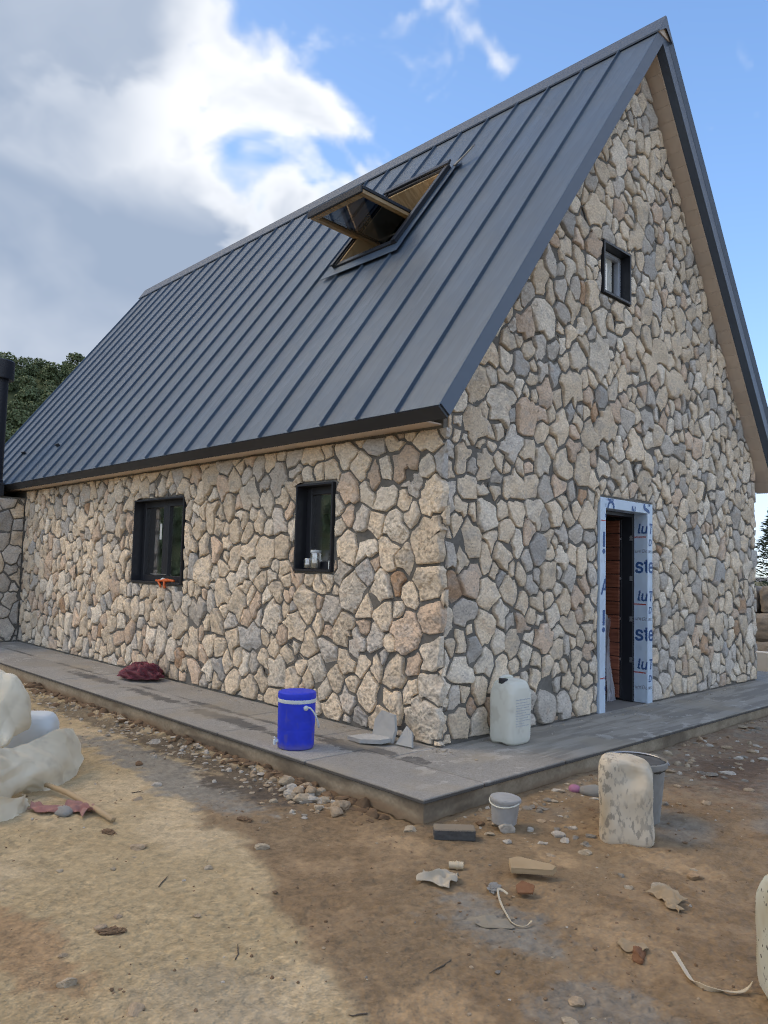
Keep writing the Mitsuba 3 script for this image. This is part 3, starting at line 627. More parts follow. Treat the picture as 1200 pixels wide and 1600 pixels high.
# loose plastic wrapping hanging on the door
G = np.array([[[-.52+.03*j+.035*i*(.9-.12*j), 3.215-.03*math.sin(j*1.3+i)-.02*i*(j % 2), .98-.165*i-.02*j] for j in range(6)] for i in range(7)])
def cloth(G, f=5, rough=.0, seed=1, thick=0.0):
    g = np.stack([nzoom(G[..., k], ((G.shape[0]-1)*f+1)/np.array(G.shape[0]) if False else (((G.shape[0]-1)*f+1)/G.shape[0], ((G.shape[1]-1)*f+1)/G.shape[1]), order=3, grid_mode=False, mode='nearest') for k in range(3)], -1)
    a, b = g.shape[:2]; V = g.reshape(-1, 3); Fc = []
    for i in range(a-1):
        for j in range(b-1):
            p = i*b+j; Fc += [(p, p+1, p+b+1), (p, p+b+1, p+b)]
    m = trimesh.Trimesh(V, np.array(Fc), process=False)
    if rough: jitter(m, rough, 9.0, seed, 4)
    if thick:
        nn = m.vertex_normals; n = len(V); R = [j for j in range(b)] + [i*b+b-1 for i in range(1, a)] + [(a-1)*b+j for j in range(b-2, -1, -1)] + [i*b for i in range(a-2, 0, -1)]
        V2 = np.vstack([m.vertices + nn*thick/2, m.vertices - nn*thick/2]); F2 = list(m.faces) + [(c+n, b_+n, a_+n) for a_, b_, c in m.faces]
        for p, q in zip(R, R[1:]+R[:1]): F2 += [(p, p+n, q+n), (p, q+n, q)]
        m = trimesh.Trimesh(V2, np.array(F2), process=False)
    m.metadata['grid'] = (a, b)
    return m
obj('plastic_wrap', 'torn clear plastic wrap hanging down the open brown door', 'plastic wrap', cloth(G, 5, .02, 4), 'mat_plasticwrap', True)

# flue on the annex
fc = (-9.5, -.53)
fl = obj('stove_flue', 'black stove flue with a wider cap at the far end of the house', 'flue', put(lathe([(.0, 2.6), (.155, 2.6), (.155, 2.66), (.145, 2.67), (.145, 4.5), (0, 4.5)], 32), (*fc, 0)), 'mat_flue', 30)
add(fl+'__cap', put(lathe([(.1, 4.36), (.222, 4.34), (.228, 4.36), (.228, 4.64), (.21, 4.66), (0, 4.68)], 32), (*fc, 0)), 'mat_flue', 30)

# ---------------------------------------------------------------- terrace round the house: slabs on a concrete base
TX, TY = 0.869, -1.068
def ring_mesh(x0, x1, y0, y1, z0, z1):
    return bx(x0, x1, y0, y1, z0, z1)
ter = nkey('terrace')
scene[ter] = mikit.ply(cat([bx(-9.43, TX-.022, TY+.022, -.001, -.6, -.031), bx(.001, TX-.022, 0, 7.4, -.6, -.031), bx(-11, 0, W+.001, 7.4, -.6, -.031)]), 'mat_riser')
labels[ter] = {'kind': 'structure', 'label': 'grey stone terrace round the house'}
def slab_at(x0, x1, y0, y1):
    z = rng.uniform(-.0015, .0008); g = .0045
    m = bx(x0+g, x1-g, y0+g, y1-g, -.0305, z, .004)
    add(ter+'__slab', m, 'mat_granite', uv=uvc(m, rng.uniform(0, 1), rng.uniform(0, 1)))
x = TX; i = 0
while x > -9.4:                                       # outer row
    w = 1.163 if i else 1.163; a = max(-9.43, x-w)
    slab_at(a, x, TY, -.488); x = a; i += 1
x = 0.0
while x > -9.4:                                       # inner row, against the wall
    a = max(-9.43, x-.85 if x == 0 else x-1.05)
    slab_at(a, x, -.488, -.001); x = a
slab_at(0, TX, -.488, .45)
y = .45
while y < 7.3:
    b = min(7.4, y+1.45); slab_at(0.001, TX, y, b); y = b
x = 0
while x > -6: slab_at(x-1.4, x, W+.001, 7.4); x -= 1.4

# ---------------------------------------------------------------- ground: one sheet to the horizon
def axis(lo, hi, fine0, fine1, step, grow=1.13):
    a = list(np.arange(fine0, fine1+step/2, step)); s = step
    while a[-1] < hi: s *= grow; a.append(a[-1]+s)
    s = step; b = [a[0]]
    while b[-1] > lo: s *= grow; b.append(b[-1]-s)
    return np.array(b[:0:-1] + a)
def ground_z(x, y):
    p = np.stack([x, y, x*0], -1); sm = lambda t: np.clip(t, 0, 1)**2*(3-2*np.clip(t, 0, 1))
    z = -.148 - .045*sm((-x-1)/4) + .025*sm((y-1)/3)*(x > 0)
    z = z + (meshkit.fbm(p*.8, 3, 2)-.5)*.035 + (meshkit.fbm(p*3.5, 4, 3)-.5)*.024
    clod = meshkit.fbm(p*14, 3, 5); rough = sm((meshkit.fbm(p*1.2+9, 2, 8)-.40)*5)
    z = z + (np.abs(clod-.5)*-.030 + .004)*(.35+.9*rough) + (meshkit.fbm(p*30, 3, 6)-.5)*.015*(.4+.9*rough)
    berm = np.exp(-((y-TY+.10)/.09)**2)*(x < .5)*sm((.6-x)/1.2)
    z = z + berm*(.02+.16*np.maximum(meshkit.fbm(p*2.6, 3, 9)-.42, 0) + (meshkit.fbm(p*22, 2, 10)-.5)*.05)
    berm2 = np.exp(-((x-TX-.10)/.10)**2)*(y > -1.0)
    z = z + berm2*(.012+.05*np.maximum(meshkit.fbm(p*3, 3, 12)-.42, 0))
    # the rut ring pressed into the yard
    r = np.hypot(x-1.68, (y+1.70)); z = z + .010*np.exp(-((r-.22)/.016)**2)*(x+y > -.3) - .006*(r < .21)
    r = np.hypot(x, y); z = z - .012*np.maximum(r-12, 0)*(r > 12)*.3
    inside = np.minimum.reduce([TX-.035-x, y-TY-.035, 7.4-y]); return np.where((inside > 0), np.minimum(z, -.42), z)
gx, gy = axis(-700, 700, -4.2, 4.2, .023), axis(-700, 700, -4.0, 2.2, .023)
X, Y = np.meshgrid(gx, gy, indexing='ij'); Z = ground_z(X, Y)
a, b = X.shape; idx = np.arange(a*b).reshape(a, b)
q = np.stack([idx[:-1, :-1], idx[1:, :-1], idx[1:, 1:], idx[:-1, 1:]], -1).reshape(-1, 4)
structure('ground', trimesh.Trimesh(np.stack([X, Y, Z], -1).reshape(-1, 3), np.vstack([q[:, [0, 1, 2]], q[:, [0, 2, 3]]]), process=False), 'mat_ground', True)
def gz(x, y): return float(ground_z(np.array([x], float), np.array([y], float))[0])

# ---------------------------------------------------------------- gravel, chips and clods
ico = trimesh.creation.icosphere(1)
def rock(r, flat=.6, rg=rng, sub=1, ang=True):
    m = trimesh.creation.icosphere(sub); v = m.vertices*rg.uniform(.75, 1.25, 3)
    if ang:
        for _ in range(7):
            n = rg.normal(size=3); n /= np.linalg.norm(n); d = rg.uniform(.45, .8); h = v @ n; v = v - np.maximum(h-d, 0)[:, None]*n
    v = v + rg.normal(0, .035, v.shape); v[:, 2] *= flat
    m.vertices = v*r
    m.apply_transform(trimesh.transformations.rotation_matrix(rg.uniform(0, 6.3), [0, 0, 1])); return m
rp = np.random.default_rng(5)
protos = [rock(1, f, rp, 1) for f in (.35, .5, .6, .75, .3, .45, .55, .65)]
low = [trimesh.Trimesh(np.array(trimesh.creation.icosahedron().vertices)*rp.uniform(.6, 1.3, 3)*[1, 1, f] + rp.normal(0, .08, (12, 3)), trimesh.creation.icosahedron().faces, process=False) for f in (.3, .4, .5, .6, .35, .45)]
def scatter(n, sampler, rlo, rhi, tones, pool, power=2.2):
    Vs, Fs, Us, k = [], [], [], 0
    c = 0
    while c < n:
        x, y = sampler()
        if x < TX+.012 and y > TY-.012: continue
        c += 1; r = rlo + (rhi-rlo)*rp.uniform()**power; m = pool[rp.integers(len(pool))]; a = rp.uniform(0, 6.3)
        v = m.vertices*r; v = np.stack([v[:, 0]*math.cos(a)-v[:, 1]*math.sin(a), v[:, 0]*math.sin(a)+v[:, 1]*math.cos(a), v[:, 2]], 1)
        Vs.append(v + [x, y, 0]); Fs.append(m.faces+k); k += len(v); Us.append(np.tile([tones[rp.integers(len(tones))], rp.uniform()], (len(v), 1)))
        Vs[-1][:, 2] += 0
    V = np.vstack(Vs); pts = np.array([v[:, :2].mean(0) for v in Vs]); g = ground_z(pts[:, 0], pts[:, 1])
    i = 0
    for v, z in zip(Vs, g): V[i:i+len(v), 2] += z + .10*(v[:, 2].max()); i += len(v)
    return trimesh.Trimesh(V, np.vstack(Fs), process=False), np.vstack(Us)
def samp_all():
    while True:
        x, y = rp.uniform(-6, 4.0), rp.uniform(-4, 5.5)
        d = math.hypot(x-CAM[0], y-CAM[1])
        if d > 1.2 and rp.uniform() < min(1, 4.2/d)*(.3 + 1.4*max(0, float(meshkit.fbm(np.array([x*.9, y*.9, 1.0]), 3, 40))-.25)): return x, y
def samp_left():
    x = rp.uniform(-6.5, .35); return x, TY - .05 - abs(rp.normal(0, .16)) - .03
def samp_right():
    y = rp.uniform(-.9, 5.2); return TX + .05 + abs(rp.normal(0, .5)), y
m, u = scatter(1300, samp_all, .0025, .012, (.1, .35, .7, .88, .97, .97, .35), low, 3.2)
k = add('gravel', m, 'mat_chip', False, u); labels[k] = {'kind': 'stuff', 'label': 'small gravel scattered over the bare yard', 'category': 'gravel'}
m, u = scatter(800, samp_left, .005, .034, (.1, .1, .35, .7, .7, .88), low, 2.4)
k = add('stone_chips', m, 'mat_chip', False, u); labels[k] = {'kind': 'stuff', 'label': 'pale flat stone chips lying along the terrace base', 'category': 'stone chips'}
m, u = scatter(520, samp_right, .005, .042, (.1, .35, .7, .88, .97), low, 2.6)
k = add('rubble', m, 'mat_chip', False, u); labels[k] = {'kind': 'stuff', 'label': 'stone rubble scattered in front of the gable side', 'category': 'rubble'}
def samp_clod():
    while True:
        x, y = rp.uniform(-4, 3.4), rp.uniform(-3.6, .5)
        if float(meshkit.fbm(np.array([x*1.2+9, y*1.2+9, 9.0]), 2, 8)) > .45: return x, y
m, u = scatter(1300, samp_clod, .003, .011, (.2, .5, .9), low, 2.5)
k = add('earth_clods', m, 'mat_clod', False, u); labels[k] = {'kind': 'stuff', 'label': 'crumbs of brown earth on the yard', 'category': 'earth'}
def samp_mud():
    x = rp.uniform(-6.5, .6); return x, TY - .012 - abs(rp.normal(0, .07))
m, u = scatter(500, samp_mud, .012, .055, (.1, .3, .5), protos, 1.6)
k = add('mud_lumps', m, 'mat_clod', False, u); labels[k] = {'kind': 'stuff', 'label': 'lumps of brown mud banked against the terrace base', 'category': 'mud'}

def stone_at(x, y, r, tone, label, group=None, flat=.6, matn='mat_chip', lift=.25):
    m = put(rock(r, flat, rp, 2), (0, 0, 0)); m = put(m, (x, y, gz(x, y) + r*flat*lift))
    return obj('loose_stone', label, 'stone', m, matn, False, uvc(m, tone, rp.uniform()), group)
STONES = [(.86, -1.18, .058, .1, 'pale rounded stone under the terrace corner, left of the dark block'), (1.20, -.86, .030, .1, 'small stone just in front of the grey bucket, on its left'), (1.50, -.60, .042, .7, 'pale stone right of the small grey bucket'),
    (1.36, -.90, .034, .7, 'pale stone standing on end below the small grey bucket'), (1.74, -.70, .042, .1, 'flat stone at the foot of the mortar-streaked jerrycan'),
    (2.28, -.54, .05, .45, 'flat brown stone in the light soil right of the dirty jerrycan'), (2.13, -.96, .024, .1, 'tiny pale stone left of the cardboard scraps'), (2.25, -.86, .055, .1, 'yellowish round flat stone on top of the cardboard scraps'),
    (.15, -2.52, .05, .35, 'flat ochre stone lying where the dry soil meets the damp soil'), (1.55, -3.21, .045, .35, 'brown stone half buried at the bottom edge of the yard'), (-2.07, -1.30, .06, .7, 'white chunk of stone lying by the wet soil along the terrace'),
    (-1.57, -1.56, .036, .7, 'lone pale stone on the grey soil left of the stone heap'), (.55, -2.00, .042, .1, 'flat pale stone on the damp soil, below the stone heap'), (2.51, -2.00, .034, .35, 'brown stone in the damp soil left of the cream strap'), (2.56, -2.13, .03, .1, 'pale stone at the lower edge below the cream strap'), (-.86, -1.90, .04, .7, 'pointed white stone in the middle of the left yard')]
for x, y, r, t, lab in STONES: stone_at(x, y, r, t, lab, None, .5 if r < .05 else .42)
for x, y, r in ((1.33, -.64, .028), (1.58, -.64, .030), (1.58, -.55, .022), (1.63, -.47, .030), (1.42, -.50, .022), (2.03, -.84, .022), (1.48, -.42, .026), (1.68, -.60, .024)):
    stone_at(x, y, r, (.1, .7, .88)[rp.integers(3)], 'small loose stone between the grey bucket and the dirty jerrycan', 'stones between bucket and jerrycan')
for x, y, r in ((-.64, -2.14, .034), (.83, -2.94, .020), (.88, -3.04, .026), (1.02, -3.25, .018), (1.24, -3.32, .032), (.62, -2.37, .029), (1.04, -2.68, .019), (-.09, -1.56, .027), (-1.44, -1.74, .034), (.35, -2.75, .018), (.2, -2.95, .02)):
    stone_at(x, y, r, (.1, .35, .98)[rp.integers(3)], 'small loose stone on the dry left yard', 'small stones on the dry yard', .5)
for i in range(26):                                   # the heap of broken stone by the terrace
    x, y = rp.normal(-.06, .15), min(TY-.07, -1.25 + rp.normal(0, .055)); r = rp.uniform(.022, .062)
    stone_at(x, y, r, (.1, .1, .35, .7)[rp.integers(4)], 'broken piece of tan stone in the heap against the terrace base', 'heap of broken stones', .62, lift=.3 + .5*(i % 3 == 0))
stone_at(.30, -1.235, .075, .35, 'squared tan stone block right of the broken stone heap', None, .6); stone_at(.36, -1.33, .05, .35, 'small orange tan stone in front of the squared block', None, .8)
for i in range(22):
    x, y = TX+.25+abs(rp.normal(0, .55)), rp.uniform(.6, 3.9); stone_at(x, y, rp.uniform(.03, .06), (.1, .35, .7, .88)[rp.integers(4)], 'flat piece of rubble on the soil in front of the gable', 'rubble pieces before the gable', .35)

def crumbs():
    V, Fc, U, k = [], [], [], 0
    for i in range(420):
        if rp.uniform() < .55: x, y = rp.uniform(-7.5, .5), -.06-abs(rp.normal(0, .10))
        else: x, y = .06+abs(rp.normal(0, .12)), rp.uniform(-.4, 5.5)
        if x > TX-.03 or y < TY+.03 or math.hypot(x-cl_[0], y-cl_[1]) < .17: continue
        m = low[rp.integers(len(low))]; r = .003+.011*rp.uniform()**3; V.append(m.vertices*r+[x, y, .002]); Fc.append(m.faces+k); k += len(m.vertices); U.append(np.tile([(.1, .7, .88)[rp.integers(3)], rp.uniform()], (len(m.vertices), 1)))
    return trimesh.Trimesh(np.vstack(V), np.vstack(Fc), process=False), np.vstack(U)
cl_ = (-.665, -.865)
m, u = crumbs(); k = add('mortar_crumbs', m, 'mat_chip', False, u); labels[k] = {'kind': 'stuff', 'label': 'crumbs of mortar fallen on the terrace along the walls', 'category': 'mortar crumbs'}
# ---------------------------------------------------------------- containers
def can_rings(w, d, h, foot=.03, top=.05, e=4.5, shoulder=1.0):
    R = []
    for z, s in ((0, .80), (.006, .88), (.02, .95), (.05, .99), (.10, 1.0), (.45*h, 1.0), (.5*h, 1.004), (h-.16, 1.0), (h-.10, .985), (h-.06, .95), (h-.03, .86), (h-.012, .74), (h-.004, .60), (h, .42)):
        R.append((z, s))
    return R
def jerrycan(w, d, h, dent=0, seed=0, square=0.0, n=56, arch=.014):
    R = []
    for z, s in can_rings(w, d, h):
        s = s + square*max(0, 1-s)
        r = sup(w/2*s, d/2*s, z, 5.0 if z < h-.07 else 3.6, n)
        if z < .03: r[:, 2] += arch*np.clip(1-np.abs(r[:, 0])/(w*.32), 0, 1)*(1-z/.03)
        R.append(r)
    m = loft(R); tri = m.subdivide().subdivide() if dent else m
    tri = trimesh.Trimesh(tri.vertices, tri.faces)
    if dent: jitter(tri, dent, 7.0, seed, 2)
    return tri
jc = obj('jerrycan', 'clean white plastic jerrycan with a black cap standing on the terrace against the gable', 'jerrycan', put(jerrycan(.250, .285, .505, .004, 3), (.245, .600, .0), 0), 'mat_whiteplastic', 50)
def jparts(k, loc, rz, w, d, h, cap=(.02, -.10), matn='mat_whiteplastic', ribs=True):
    if cap: add(k+'__cap', put(lathe([(0, 0), (.036, 0), (.037, .004), (.037, .034), (.033, .038), (0, .039)], 24), np.array(loc) + [*cap, h-.030], rz), 'mat_black', 30)
    hp = [(-w*.28, d*.20, h-.03), (-w*.24, d*.20, h+.006), (-w*.1, d*.20, h+.012), (w*.12, d*.20, h+.012), (w*.25, d*.20, h+.004), (w*.29, d*.20, h-.035)]
    add(k+'__handle', put(tube(hp, .016, 10), loc, rz), matn, True)
    if ribs:
        lines = [bx(-w*.33, -w*.33+w*.66*f, -d/2-.0016, -d/2+.004, z, z+.005) for z, f in ((.355, 1), (.33, .8), (.31, 1), (.29, .9), (.27, 1), (.25, .7), (.23, 1), (.21, .85), (.19, 1), (.17, .6), (.15, .9))]
        add(k+'__faint_print', put(cat(lines), loc, rz), 'mat_palealu')
jparts(jc, (.245, .600, 0), math.radians(90), .285, .250, .505, (-.01, -.085))
g2 = gz(1.80, -.30)
jm = jerrycan(.300, .25, .470, .010, 9, .45, n=64)
for c_, r_, dp_ in (((.035, -.135, .400), .105, .045), ((-.05, -.13, .30), .12, .016), ((.06, -.13, .14), .11, .014)):
    w_ = np.exp(-(np.linalg.norm(jm.vertices-np.array(c_), axis=1)/r_)**2*1.6); jm.vertices = jm.vertices + w_[:, None]*np.array([0, dp_, -dp_*.35])
jm.vertices[:, 2] -= .03*np.clip((jm.vertices[:, 0]-.02)/.13, 0, 1)*np.clip((jm.vertices[:, 2]-.34)/.1, 0, 1)
j2 = obj('jerrycan', 'battered cream jerrycan streaked with mortar, on the soil before the filled bucket', 'jerrycan', put(jm, (1.775, -.315, g2-.012), math.radians(28), .02, -.03), 'mat_dirtyplastic', True)
# a dented top and a stub of the handle
add(j2+'__handle', put(tube([(-.10, .05, .43), (-.07, .05, .458), (.0, .05, .464), (.06, .04, .440), (.085, .04, .40)], .017, 10), (1.775, -.315, g2-.012), math.radians(28), .02, -.03), 'mat_dirtyplastic', True)
g3 = gz(3.03, -1.43)
j3 = obj('jerrycan', 'stained white jerrycan cut off by the right edge, black specks on its side', 'jerrycan', put(jerrycan(.30, .26, .445, .006, 12), (3.075, -1.395, g3-.008), math.radians(40)), 'mat_agedplastic', True)
jparts(j3, (3.075, -1.395, g3-.008), math.radians(40), .30, .26, .445, None, 'mat_agedplastic', False)
# filled bucket behind the dirty jerrycan
bk, bz = (1.635, .035), gz(1.635, .035)
b1 = obj('mortar_bucket', 'grey mortar-crusted bucket filled to the rim with dark mortar, behind the dirty jerrycan', 'bucket', put(jitter(lathe([(0, 0), (.140, 0), (.146, .01), (.180, .345), (.193, .348), (.196, .362), (.196, .380), (.190, .385), (.185, .372), (.182, .34), (0, .34)], 48), .003, 20, 2), (*bk, bz-.01)), 'mat_cement', 40)
fm = lathe([(0, .33), (.182, .33), (.182, .372), (.12, .382), (.06, .387), (0, .387)], 48).subdivide(); jitter(fm, .010, 22, 6)
add(b1+'__mortar', put(fm, (*bk, bz-.01)), 'mat_wetcement', True)
hs = [(-.2*math.cos(t), .2*math.sin(t)*.9, .350+.02*math.sin(t)) for t in np.linspace(0, math.pi, 14)]
add(b1+'__handle', put(tube(hs, .005, 8), (*bk, bz), .5), 'mat_steel', True)
# small bucket on its stone
sbk, sbz = (1.195, -.715), gz(1.195, -.715)
sb = obj('small_bucket', 'small grey plastic bucket caked with cement, propped on stones by the terrace corner', 'bucket', put(lathe([(0, 0), (.070, 0), (.074, .006), (.086, .128), (.092, .130), (.094, .136), (.093, .146), (.089, .148), (.087, .142), (.083, .13), (.07, .02), (0, .018)], 40), (*sbk, sbz+.035), 0, -.03, .05), 'mat_greyplastic', 35)
add(sb+'__lid', put(lathe([(0, .139), (.088, .139), (.090, .150), (.075, .156), (0, .154)], 36), (*sbk, sbz+.035), 0, -.03, .05), 'mat_greyplastic', 35)
hs = [(.094*math.cos(t), -.094*math.sin(t), .138-.028*math.sin(t)) for t in np.linspace(0.1, math.pi-.1, 14)]
add(sb+'__handle', put(tube(hs, .0042, 8), (*sbk, sbz+.035), math.radians(10), -.03, .05), 'mat_whiteplastic', True)
stone_at(1.235, -.745, .055, .7, 'pale stone wedged under the small grey bucket', None, .75, lift=.2); stone_at(1.13, -.70, .045, .1, 'tan stone behind the foot of the small grey bucket', None, .7, lift=.2)

# water cooler
cl = (-.665, -.865)
ck = obj('water_cooler', 'bright blue drinks cooler with a white band and a rope handle at the terrace edge', 'cooler', put(lathe([(0, 0.002), (.128, .002), (.136, .008), (.139, .02), (.1405, .14), (.1385, .146), (.1405, .152), (.142, .205), (.140, .212), (.142, .219), (.1425, .345), (0, .345)], 56), (*cl, 0)), 'mat_blue', 30)
add(ck+'__band', put(lathe([(.10, .345), (.1445, .345), (.146, .349), (.146, .368), (.1445, .372), (.10, .372)], 56), (*cl, 0)), 'mat_bluewhite', 30)
add(ck+'__lid', put(lathe([(0, .372), (.143, .372), (.1455, .378), (.1455, .408), (.143, .416), (.134, .422), (.05, .427), (0, .427)], 56), (*cl, 0)), 'mat_blue', 30)
ca = math.atan2(CAM[1]-cl[1], CAM[0]-cl[0])
def on_cooler(a, r, z): return (cl[0]+r*math.cos(ca+a), cl[1]+r*math.sin(ca+a), z)
add(ck+'__handle_boss', put(trimesh.creation.icosphere(2, .019), on_cooler(.48, .148, .315)), 'mat_bluewhite', True)
add(ck+'__rope_handle', tube([on_cooler(a, r, z) for a, r, z in ((.48, .166, .325), (.62, .172, .318), (.80, .178, .285), (.98, .182, .235), (1.15, .180, .185), (1.3, .176, .16), (1.6, .172, .17), (2.2, .170, .25), (2.62, .165, .32))], .0065, 8), 'mat_bluewhite', True)
sp = [tube([on_cooler(-1.30, r, .055) for r in (.136, .165)], .012, 12), tube([on_cooler(-1.30, .165, z) for z in (.068, .03)], .011, 12), tube([on_cooler(-1.30, .158, .068), on_cooler(-1.30, .158, .082)], .007, 8), tube([on_cooler(-1.38, .165, .082), on_cooler(-1.22, .165, .082)], .006, 8)]
add(ck+'__tap', cat(sp), 'mat_bluewhite', 30)

# ---------------------------------------------------------------- broken slabs at the corner
def plate(poly, th, seed=0):
    m = trimesh.creation.extrude_polygon(Polygon(poly), th, engine='earcut'); m = m.subdivide_to_size(.06) if hasattr(m, 'subdivide_to_size') else m
    return jitter(trimesh.Trimesh(m.vertices, m.faces), .003, 22, seed)
def place3(mesh, o, ex, ey):
    ex = np.array(ex, float); ex /= np.linalg.norm(ex); ey = np.array(ey, float); ey -= ex*(ex @ ey); ey /= np.linalg.norm(ey)
    M = np.eye(4); M[:3, 0], M[:3, 1], M[:3, 2], M[:3, 3] = ex, ey, np.cross(ex, ey), o; m = mesh.copy(); m.apply_transform(M); return m
obj('broken_slab', 'squarish pale slab leaning against the stone wall near the corner', 'broken slab', place3(plate([(0, 0), (.235, .0), (.25, .10), (.21, .215), (.06, .225), (.0, .15)], .026, 1), (-.49, -.215, .012), (1, -.03, 0), (0, .22, 1)), 'mat_slab')
obj('broken_slab', 'flat pale slab lying on the terrace in front of the leaning slab', 'broken slab', put(plate([(0, 0), (.16, -.06), (.33, -.02), (.37, .06), (.26, .15), (.10, .13)], .032, 2), (-.60, -.40, .004), .25, .04, -.05), 'mat_slab')
obj('broken_slab', 'triangular pale slab shard propped at the foot of the corner stone', 'broken slab', place3(plate([(0, 0), (.16, .0), (.12, .11), (.05, .155)], .022, 3), (-.235, -.205, .003), (1, .12, 0), (0, .5, 1)), 'mat_slab')

# scarf bundle by the wall
def bundle():
    m = trimesh.creation.icosphere(5); v = m.vertices.copy(); r = np.linalg.norm(v, axis=1, keepdims=True); d = v/r
    th = np.arctan2(d[:, 1], d[:, 0]); f = meshkit.fbm(d*2.1+3, 3, 2)
    fold = .10*np.sin(9*th + 7*d[:, 2] + 6*f) + .06*np.sin(17*d[:, 0]+9*f) + .35*(f-.5)
    v = d*(1+fold)[:, None]*[.30, .19, .155]; v[:, 2] = np.where(v[:, 2] < 0, v[:, 2]*.18, v[:, 2]); v[:, 2] *= 1-.45*np.clip(-v[:, 0]/.3, 0, 1)
    m.vertices = v; return m, np.stack([th*.35+f, d[:, 2]*.6+f*.8], 1)
m, u = bundle(); m = put(m, (-4.44, -.28, .045), .18)
obj('scarf', 'crumpled dark red checked scarf lying on the terrace by the wall', 'scarf', m, 'mat_scarf', True, u)

# things on the window ledges
glove = cat([put(trimesh.creation.icosphere(2, 1), (0, 0, 0))])
def lump(a, b, c, seed): return jitter(trimesh.Trimesh(trimesh.creation.icosphere(3).vertices*[a, b, c], trimesh.creation.icosphere(3).faces), .25*min(a, b, c), 16, seed)
gl = cat([put(lump(.10, .04, .022, 1), (-4.42, -.02, WIN1[2]+.032), .1), put(lump(.08, .035, .018, 2), (-4.55, -.03, WIN1[2]+.028), -.25), put(tube([(-4.62, -.045, WIN1[2]+.028), (-4.56, -.05, WIN1[2]+.022), (-4.50, -.055, WIN1[2]-.02), (-4.47, -.06, WIN1[2]-.045)], .012), (0, 0, 0)), put(tube([(-4.36, -.03, WIN1[2]+.034), (-4.28, -.045, WIN1[2]+.036), (-4.20, -.03, WIN1[2]+.032)], .014), (0, 0, 0)), tube([(-4.40, -.052, WIN1[2]+.02), (-4.38, -.06, WIN1[2]-.03), (-4.36, -.062, WIN1[2]-.055)], .016)])
gk = obj('work_glove', 'orange work glove lying on the ledge of the wide window', 'glove', gl, 'mat_orange', True)
add(gk+'__cuff', put(lump(.035, .030, .020, 4), (-4.47, -.032, WIN1[2]+.042)), 'mat_bluewhite', True)
def jar(x, y, z, r, h, lab, lid='mat_bluewhite'):
    k = obj('glass_jar', lab, 'jar', put(lathe([(0, 0), (r*.92, 0), (r, .008), (r, h*.78), (r*.86, h*.86), (r*.86, h*.9), (r*.80, h*.9), (r*.80, h*.84), (r*.93, h*.76), (r*.93, .012), (0, .010)], 32), (x, y, z)), 'mat_pane', True)
    if lid: add(k+'__lid', put(lathe([(0, h*.86), (r*.95, h*.86), (r*.96, h*.88), (r*.96, h), (0, h+.002)], 32), (x, y, z)), lid, 30)
    add(k+'__contents', put(jitter(lathe([(0, .013), (r*.85, .013), (r*.85, h*.42), (r*.4, h*.55), (0, h*.50)], 24), .006, 40), (x, y, z)), 'mat_cement', True)
zl = WIN2[2]+.0145
jar(-1.63, .04, zl, .053, .178, 'taller glass jar with a white lid on the narrow window ledge'); jar(-1.755, .05, zl, .045, .11, 'low glass jar without lid on the narrow window ledge', None)
obj('cup', 'small white cup at the right end of the narrow window ledge', 'cup', put(lathe([(0, 0), (.026, 0), (.030, .06), (.022, .085), (.018, .087), (.018, .08), (0, .07)], 28), (-1.385, .03, zl)), 'mat_bluewhite', 30)

# ---------------------------------------------------------------- litter in the yard
def on(x, y, h=0.0): return (x, y, gz(x, y)+h)
cb = jitter(trimesh.Trimesh(*(lambda m: (m.vertices, m.faces))(bx(-.118, .118, -.05, .05, 0, .062, .006).subdivide().subdivide())), .003, 30, 1)
obj('concrete_block', 'dark grey concrete kerb piece with dusty top lying below the terrace corner', 'concrete block', put(cb, on(1.125, -1.085, -.004), math.radians(46), .03), 'mat_concreteblock')
pf = [put(lathe([(0, 0), (.018, 0), (.018, .036), (.0225, .037), (.0225, .046), (.019, .047), (.019, .074), (.012, .074), (.012, .03), (0, .03)], 24), (0, 0, 0), 0, 0, math.pi/2)]
obj('pipe_fitting', 'short cream plastic pipe fitting lying on the damp soil', 'pipe fitting', put(cat(pf), on(1.405, -1.445, .018), math.radians(42)), 'mat_cream', 30)
def sheet(poly_x, poly_y, amp, seed, lift):
    G = np.zeros((5, 6, 3))
    for i in range(5):
        for j in range(6):
            a, b = i/4, j/5; G[i, j] = [(1-a)*(1-b)*poly_x[0]+(1-a)*b*poly_x[1]+a*b*poly_x[2]+a*(1-b)*poly_x[3], (1-a)*(1-b)*poly_y[0]+(1-a)*b*poly_y[1]+a*b*poly_y[2]+a*(1-b)*poly_y[3], 0]
            G[i, j, :2] += (np.array([math.sin(9*a+seed), math.cos(7*b+seed)]))*.012
            G[i, j, 2] = gz(G[i, j, 0], G[i, j, 1]) + lift + amp*abs(math.sin(seed*1.7+i*1.9+j*1.3))*(.4+.6*math.sin(math.pi*a))
    return cloth(G, 4, .004, seed, .003)
obj('rag', 'crumpled whitish rag lying left of the pressed ring in the soil', 'rag', sheet((1.43, 1.58, 1.54, 1.40), (-1.70, -1.63, -1.50, -1.60), .045, 3, .006), 'mat_card2', True)
obj('stone_plank', 'long tapered pale stone offcut lying across the soil in the right foreground', 'stone offcut', put(plate([(0, 0), (.20, -.015), (.225, .02), (.20, .05), (.05, .12), (0, .10)], .028, 4), on(1.700, -1.315, .022), math.radians(44), .10, -.02), 'mat_timber')
obj('rusty_plate', 'small reddish brown broken tile shard below the pale stone offcut', 'shard', put(plate([(0, 0), (.07, -.01), (.085, .045), (.03, .085), (-.005, .05)], .010, 5), on(1.845, -1.455, .012), .7, .25, -.15), 'mat_rust')
